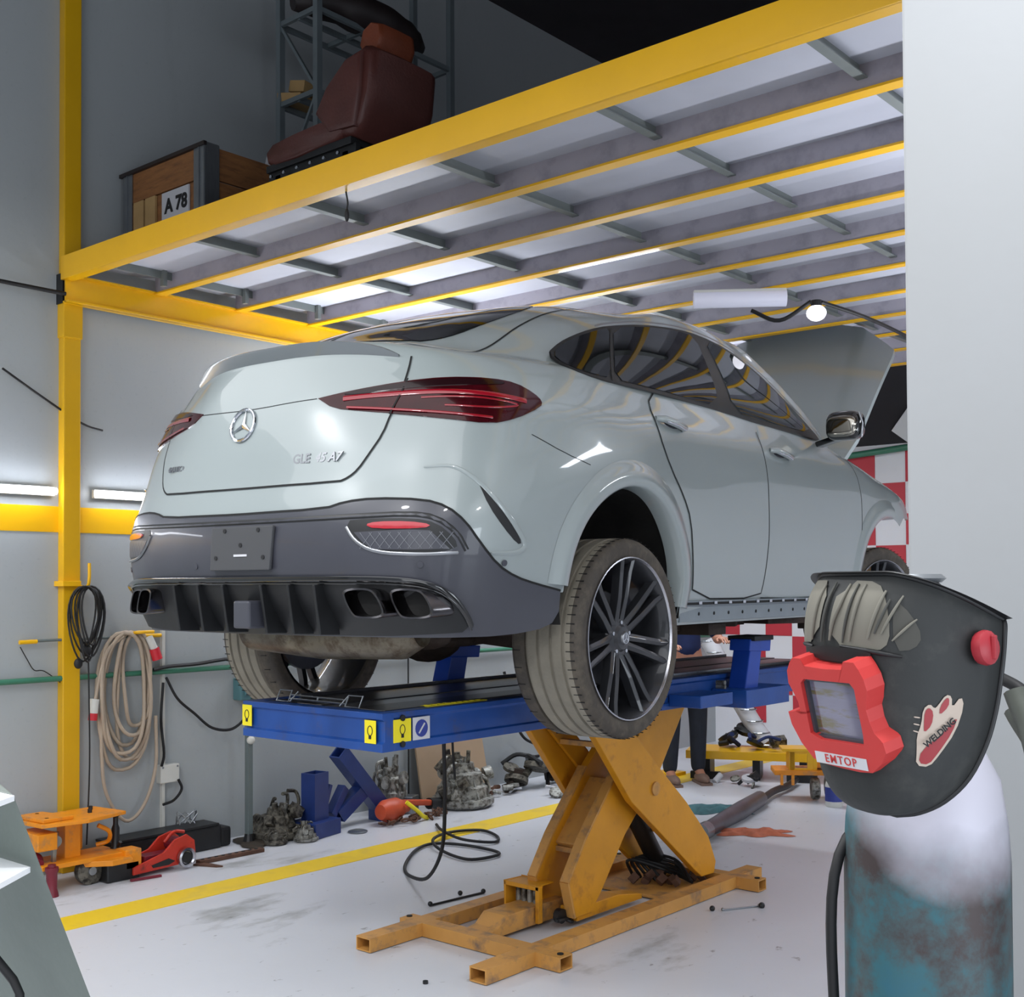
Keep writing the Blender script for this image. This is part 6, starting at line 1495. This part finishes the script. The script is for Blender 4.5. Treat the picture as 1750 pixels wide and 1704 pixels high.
# raised dusty ribs and pads on the forehead
def rib(u0, z0, u1, z1, wd, nm_='forehead_rib', m_='helmet_dust', ht=.003):
    P = []
    for k in range(9):
        f_ = k/8; x, y, z = hsurf(u0+(u1-u0)*f_, hrow(z0+(z1-z0)*f_)); P.append(hp(x*1.012+.0015, y*1.012, z))
    b = MB(); b.tube(P, [wd*(.4+.6*math.sin(PI*(k+.8)/9.6)) for k in range(9)], 8); return b.build(nm_, m_, t, smooth=60)
for (u0, z0, u1, z1, wd) in ((-.02, .212, .02, .28, .0026), (.07, .212, .12, .28, .0022), (.20, .216, .29, .272, .0024), (.30, .222, .43, .266, .0018), (-.17, .212, -.13, .28, .0026), (.38, .214, .55, .240, .0016)): rib(u0, z0, u1, z1, wd)
for (u0, z0, u1, z1, wd) in ((-.075, .210, -.045, .282, .0022), (.03, .210, .07, .28, .002), (.25, .222, .34, .262, .002)): rib(u0, z0, u1, z1, wd, 'forehead_groove', 'helmet_groove')
rib(-.34, .206, -.16, .204, .003, 'brow_crease', 'satin_black'); rib(.02, .206, .45, .196, .003, 'brow_crease', 'satin_black')
def hpatch(nm_, poly, off, m_, cell=.006, z_=1.):
    """sheet on the helmet shell; poly in (u*0.17, z)"""
    q = densify(smooth_poly(poly, 1), (1, 1), cell)
    x0, x1 = min(p[0] for p in q), max(p[0] for p in q); y0, y1 = min(p[1] for p in q), max(p[1] for p in q); inn = []
    for i in range(int((x1-x0)/cell)):
        for j in range(int((y1-y0)/cell)):
            p = (x0+(i+.5)*cell, y0+(j+.5)*cell)
            if inside(p, q) and min((p[0]-k[0])**2+(p[1]-k[1])**2 for k in q) > (cell*.4)**2: inn.append(p)
    vs, es, fs, *_ = delaunay_2d_cdt([Vector(p) for p in q+inn], [], [list(range(len(q)))], 1, 1e-7)
    co = []
    for v in vs:
        u, z = v[0]/.17, v[1]; a = Vector(hsurf(u, hrow(z))); b2 = Vector(hsurf(u+.01, hrow(z))); c2 = Vector(hsurf(u, hrow(z+.004)))
        n = (b2-a).cross(c2-a).normalized()
        if n.dot(Vector((a.x+.02, a.y, 0))) < 0: n = -n
        co.append(hp(*(a+n*off)))
    b = MB(); b.add(co, fs); return b.build(nm_, m_, t, smooth=70)
hpatch('forehead_pad', [(-.12, .207), (-.085, .207), (-.018, .209), (-.014, .284), (-.06, .284), (-.11, .28)], .0016, 'helmet_dust')
hpatch('forehead_panel', [(-.006, .206), (.03, .202), (.055, .204), (.062, .225), (.052, .262), (.035, .282), (-.002, .284)], .0012, 'helmet_dust')
hpatch('forehead_panel', [(.066, .202), (.09, .204), (.100, .22), (.085, .245), (.062, .262)], .001, 'helmet_dust2')
# window frame: flat plate tilted with the face
wt = R(14); wx = .128
nX = Vector((math.cos(wt), 0, -math.sin(wt)*1.0)); nZ = Vector((math.sin(wt), 0, math.cos(wt)))
def wp(y, z, d=0.):
    y *= .93; z *= .90
    return hp(*(Vector((wx-.002, 0, .135))+Vector((0, 1, 0))*y+nZ*z+nX*d))
def wplate(nm_, poly, d0, d1, m_, hole=None, bevel=0.):
    b = MB(); n = len(poly); vs = [wp(y, z, d0) for y, z in poly]+[wp(y, z, d1) for y, z in poly]; fs = [(i, (i+1) % n, n+(i+1) % n, n+i) for i in range(n)]
    if hole:
        # fan between outline and rectangular hole with matching count
        H = []
        for y, z in poly:
            k = max(abs(y)/hole[0], abs(z-hole[2])/hole[1], 1e-6); H.append((y/k, hole[2]+(z-hole[2])/k))
        vs += [wp(y, z, d0) for y, z in H]+[wp(y, z, d1) for y, z in H]
        fs += [(n+i, n+(i+1) % n, 3*n+(i+1) % n, 3*n+i) for i in range(n)]+[(2*n+i, 3*n+i, 3*n+(i+1) % n, 2*n+(i+1) % n) for i in range(n)]+[(i, 2*n+i, 2*n+(i+1) % n, (i+1) % n) for i in range(n)]
    else: fs += [tuple(range(n-1, -1, -1)), tuple(range(n, 2*n))]
    return b.add(vs, fs).build(nm_, m_, t, bevel=bevel)
WFp = [(-.062, .060), (-.055, .067), (-.040, .067), (-.036, .057), (0, .055), (.034, .056), (.038, .067), (.056, .067), (.062, .058), (.068, .045), (.070, .03), (.066, .018), (.062, .004), (.064, -.012), (.068, -.026), (.080, -.038), (.082, -.052), (.070, -.068), (.052, -.082), (.03, -.084), (0, -.083), (-.03, -.081), (-.052, -.076), (-.070, -.055), (-.082, -.03), (-.084, -.012), (-.070, -.010), (-.060, -.014), (-.060, .004), (-.066, .018), (-.072, .03), (-.070, .048)]
wplate('window_frame', WFp, -.012, .017, 'helmet_red', hole=(.048, .042, -.004), bevel=.0015)
wplate('filter_lens', [(-.049, -.047), (.049, -.047), (.049, .039), (-.049, .039)], .004, .0065, 'glass_lens' if 'glass_lens' in M else 'lens')
wplate('lens_edge_trim', [(-.052, -.049), (.052, -.049), (.052, .042), (-.052, .042)], .0065, .0115, 'charcoal', hole=(.044, .038, -.004))
wplate('brand_strip', [(-.046, -.080), (.046, -.080), (.046, -.064), (-.046, -.064)], .0172, .0178, 'label')
wm = Matrix.Translation(wp(0, -.072, .0182)) @ (HM @ Matrix((Vector((0, 1, 0)), nZ, nX)).transposed()).to_4x4()
text('brand_lettering', 'EMTOP', .0145, .0003, 'helmet_red', t, wm, bold=.0001, space=1.22)
hpatch('window_bracket', [(-.028, .190), (.035, .186), (.040, .204), (-.034, .206)], .006, 'satin_black')
# adjusting knob at the wearer's left temple
a = Vector(hsurf(.93, hrow(.215))); kc = hp(a.x+.002, a.y+.004, a.z-.004)
kd = HM @ Vector((-.15, 1, .1)).normalized()
b = MB(); P = [kc+kd*(-.002), kc+kd*.004, kc+kd*.010, kc+kd*.014]; b.tube(P, [.019, .021, .020, .015], 16); b.build('adjusting_knob', 'helmet_knob', t, smooth=40)
b = MB(); b.bar(kc+kd*.016-Vector((0, 0, .014)), kc+kd*.016+Vector((0, 0, .014)), .006, .006); b.build('knob_grip', 'helmet_knob', t, bevel=.0015)
# shield sticker on the wearer's left cheek
s0 = hpatch('shield_sticker', [(.098, .070), (.118, .068), (.128, .082), (.142, .108), (.147, .138), (.143, .150), (.134, .136), (.133, .150), (.126, .152), (.118, .140), (.114, .136), (.108, .142), (.100, .136), (.099, .118), (.094, .104), (.096, .088)], .0012, 'sticker_cream')
hpatch('shield_field', [(.101, .073), (.116, .071), (.125, .084), (.138, .108), (.142, .128), (.128, .108), (.102, .088)], .0018, 'sticker_red')
hpatch('shield_field', [(.103, .108), (.112, .117), (.113, .132), (.107, .138), (.102, .133), (.102, .118)], .0018, 'sticker_red')
hpatch('shield_field', [(.120, .128), (.130, .138), (.130, .148), (.126, .148), (.120, .138)], .0018, 'sticker_red')
for k in range(3):
    o_ = hpatch('sticker_ray', [(.089, .110+k*.008), (.097, .108+k*.0085), (.097, .1095+k*.0085), (.089, .1115+k*.008)], .0012, 'sticker_cream')
a = Vector(hsurf(.122/.17, hrow(.108))); b2 = Vector(hsurf(.150/.17, hrow(.138))); a1 = Vector(hsurf(.105/.17, hrow(.096)))
xd = (HM @ (b2-a1)).normalized(); yd0 = Vector((0, 0, 1)); nn_ = HM @ Vector((.35, 1, 0)).normalized()
yd = nn_.cross(xd); text('sticker_lettering', 'WELDING', .0105, .0002, 'ink', t, frame(hp(*a)+nn_*.004, xd, yd), bold=.0003)

# hoses beside the cylinder
tag(MB().tube(curve([(CX_+.105, CY_+.06, 1.45), (CX_+.14, CY_+.04, 1.36), (CX_+.165, CY_+.03, 1.15), (CX_+.16, CY_+.03, .8), (CX_+.17, CY_+.03, .4), (CX_+.2, CY_, .02)], 8), .017, 10).build('thick_hose', 'grey_hose', smooth=60), 'thick grey-green hose hanging down the right side of the cylinder', 'hose')
tag(MB().tube(curve([(CX_+.06, CY_+.1, 1.47), (CX_+.125, CY_+.07, 1.43), (CX_+.18, CY_+.06, 1.28), (CX_+.24, CY_+.05, 1.12), (CX_+.30, CY_+.04, .8), (CX_+.32, CY_, .02)], 8), .009, 8).build('black_hose', 'black', smooth=60), 'thin black hose curving right from the cylinder top', 'hose')
tag(MB().tube(curve([(CX_+.09, CY_+.09, 1.42), (CX_+.145, CY_+.06, 1.33), (CX_+.19, CY_+.055, 1.1), (CX_+.20, CY_+.05, .7), (CX_+.23, CY_, .02)], 8), .012, 8).build('grey_hose', 'grey_hose', smooth=60), 'second grey hose close behind the thick one', 'hose')
tag(MB().tube(curve([(CX_-.04, CY_+.12, 1.3), (CX_-.095, CY_-.07, 1.22), (CX_-.105, CY_-.065, .9), (CX_-.108, CY_-.06, .4), (CX_-.13, CY_-.05, .02)], 8), .0075, 8).build('side_hose', 'black', smooth=60), 'black hose down the left side of the cylinder', 'hose')

# grey cabinet at the lower left corner
f0 = Vector((-math.sin(yaw), math.cos(yaw), 0)); r0 = Vector((math.cos(yaw), math.sin(yaw), 0))
t = thing('grey_cabinet', 'grey-green sheet metal cabinet with slanted side in the lower left corner', 'cabinet', (-1.264, .636, 0))
A_ = Vector((-1, 0, 0)); Bk = Vector((-math.sin(yaw+R(-2)), math.cos(yaw+R(-2)), 0)); Ex = Vector((-math.sin(yaw+R(32)), math.cos(yaw+R(32)), 0)); rs = r0*.386
def edge(z): return rs*(1.373-z)
def slab(name, z0, z1, m_, pts0, pts1, bevel=0.):
    b = MB(); n = len(pts0); b.add([(p.x, p.y, z0) for p in pts0]+[(p.x, p.y, z1) for p in pts1], [(i, (i+1) % n, n+(i+1) % n, n+i) for i in range(n)]+[tuple(range(n-1, -1, -1)), tuple(range(n, 2*n))]); return b.build(name, m_, t, bevel=bevel)
q1 = [Vector((0, 0, 0)), A_*.6, A_*.6+Ex*.35, Ex*.35]
slab('cabinet_body', 0, 1.373, 'cabinet', [p+edge(0) for p in q1], q1, .002)
slab('white_top', 1.366, 1.372, 'paper', [edge(1.37)*1.0, A_*.5, A_*.5-Bk*.05, -Bk*.05], [edge(1.37)*1.0, A_*.5, A_*.5-Bk*.05, -Bk*.05])
Q_ = Vector((.013, .013, 0))
slab('white_shelf', 1.288, 1.294, 'paper', [Q_, Q_+A_*.5, Q_+A_*.5-Bk*.13, Q_-Bk*.13], [Q_, Q_+A_*.5, Q_+A_*.5-Bk*.13, Q_-Bk*.13])
n_f = Vector((0, -.006, 0))
MB().tube([Vector((-.10, -.0, 1.22))+n_f, Vector((-.01, .012, 1.168))+n_f, Vector((.0, .014, 1.155))+n_f, Vector((.0, .014, 1.0))+n_f], .005, 8).build('black_seal', 'black', t, smooth=50)
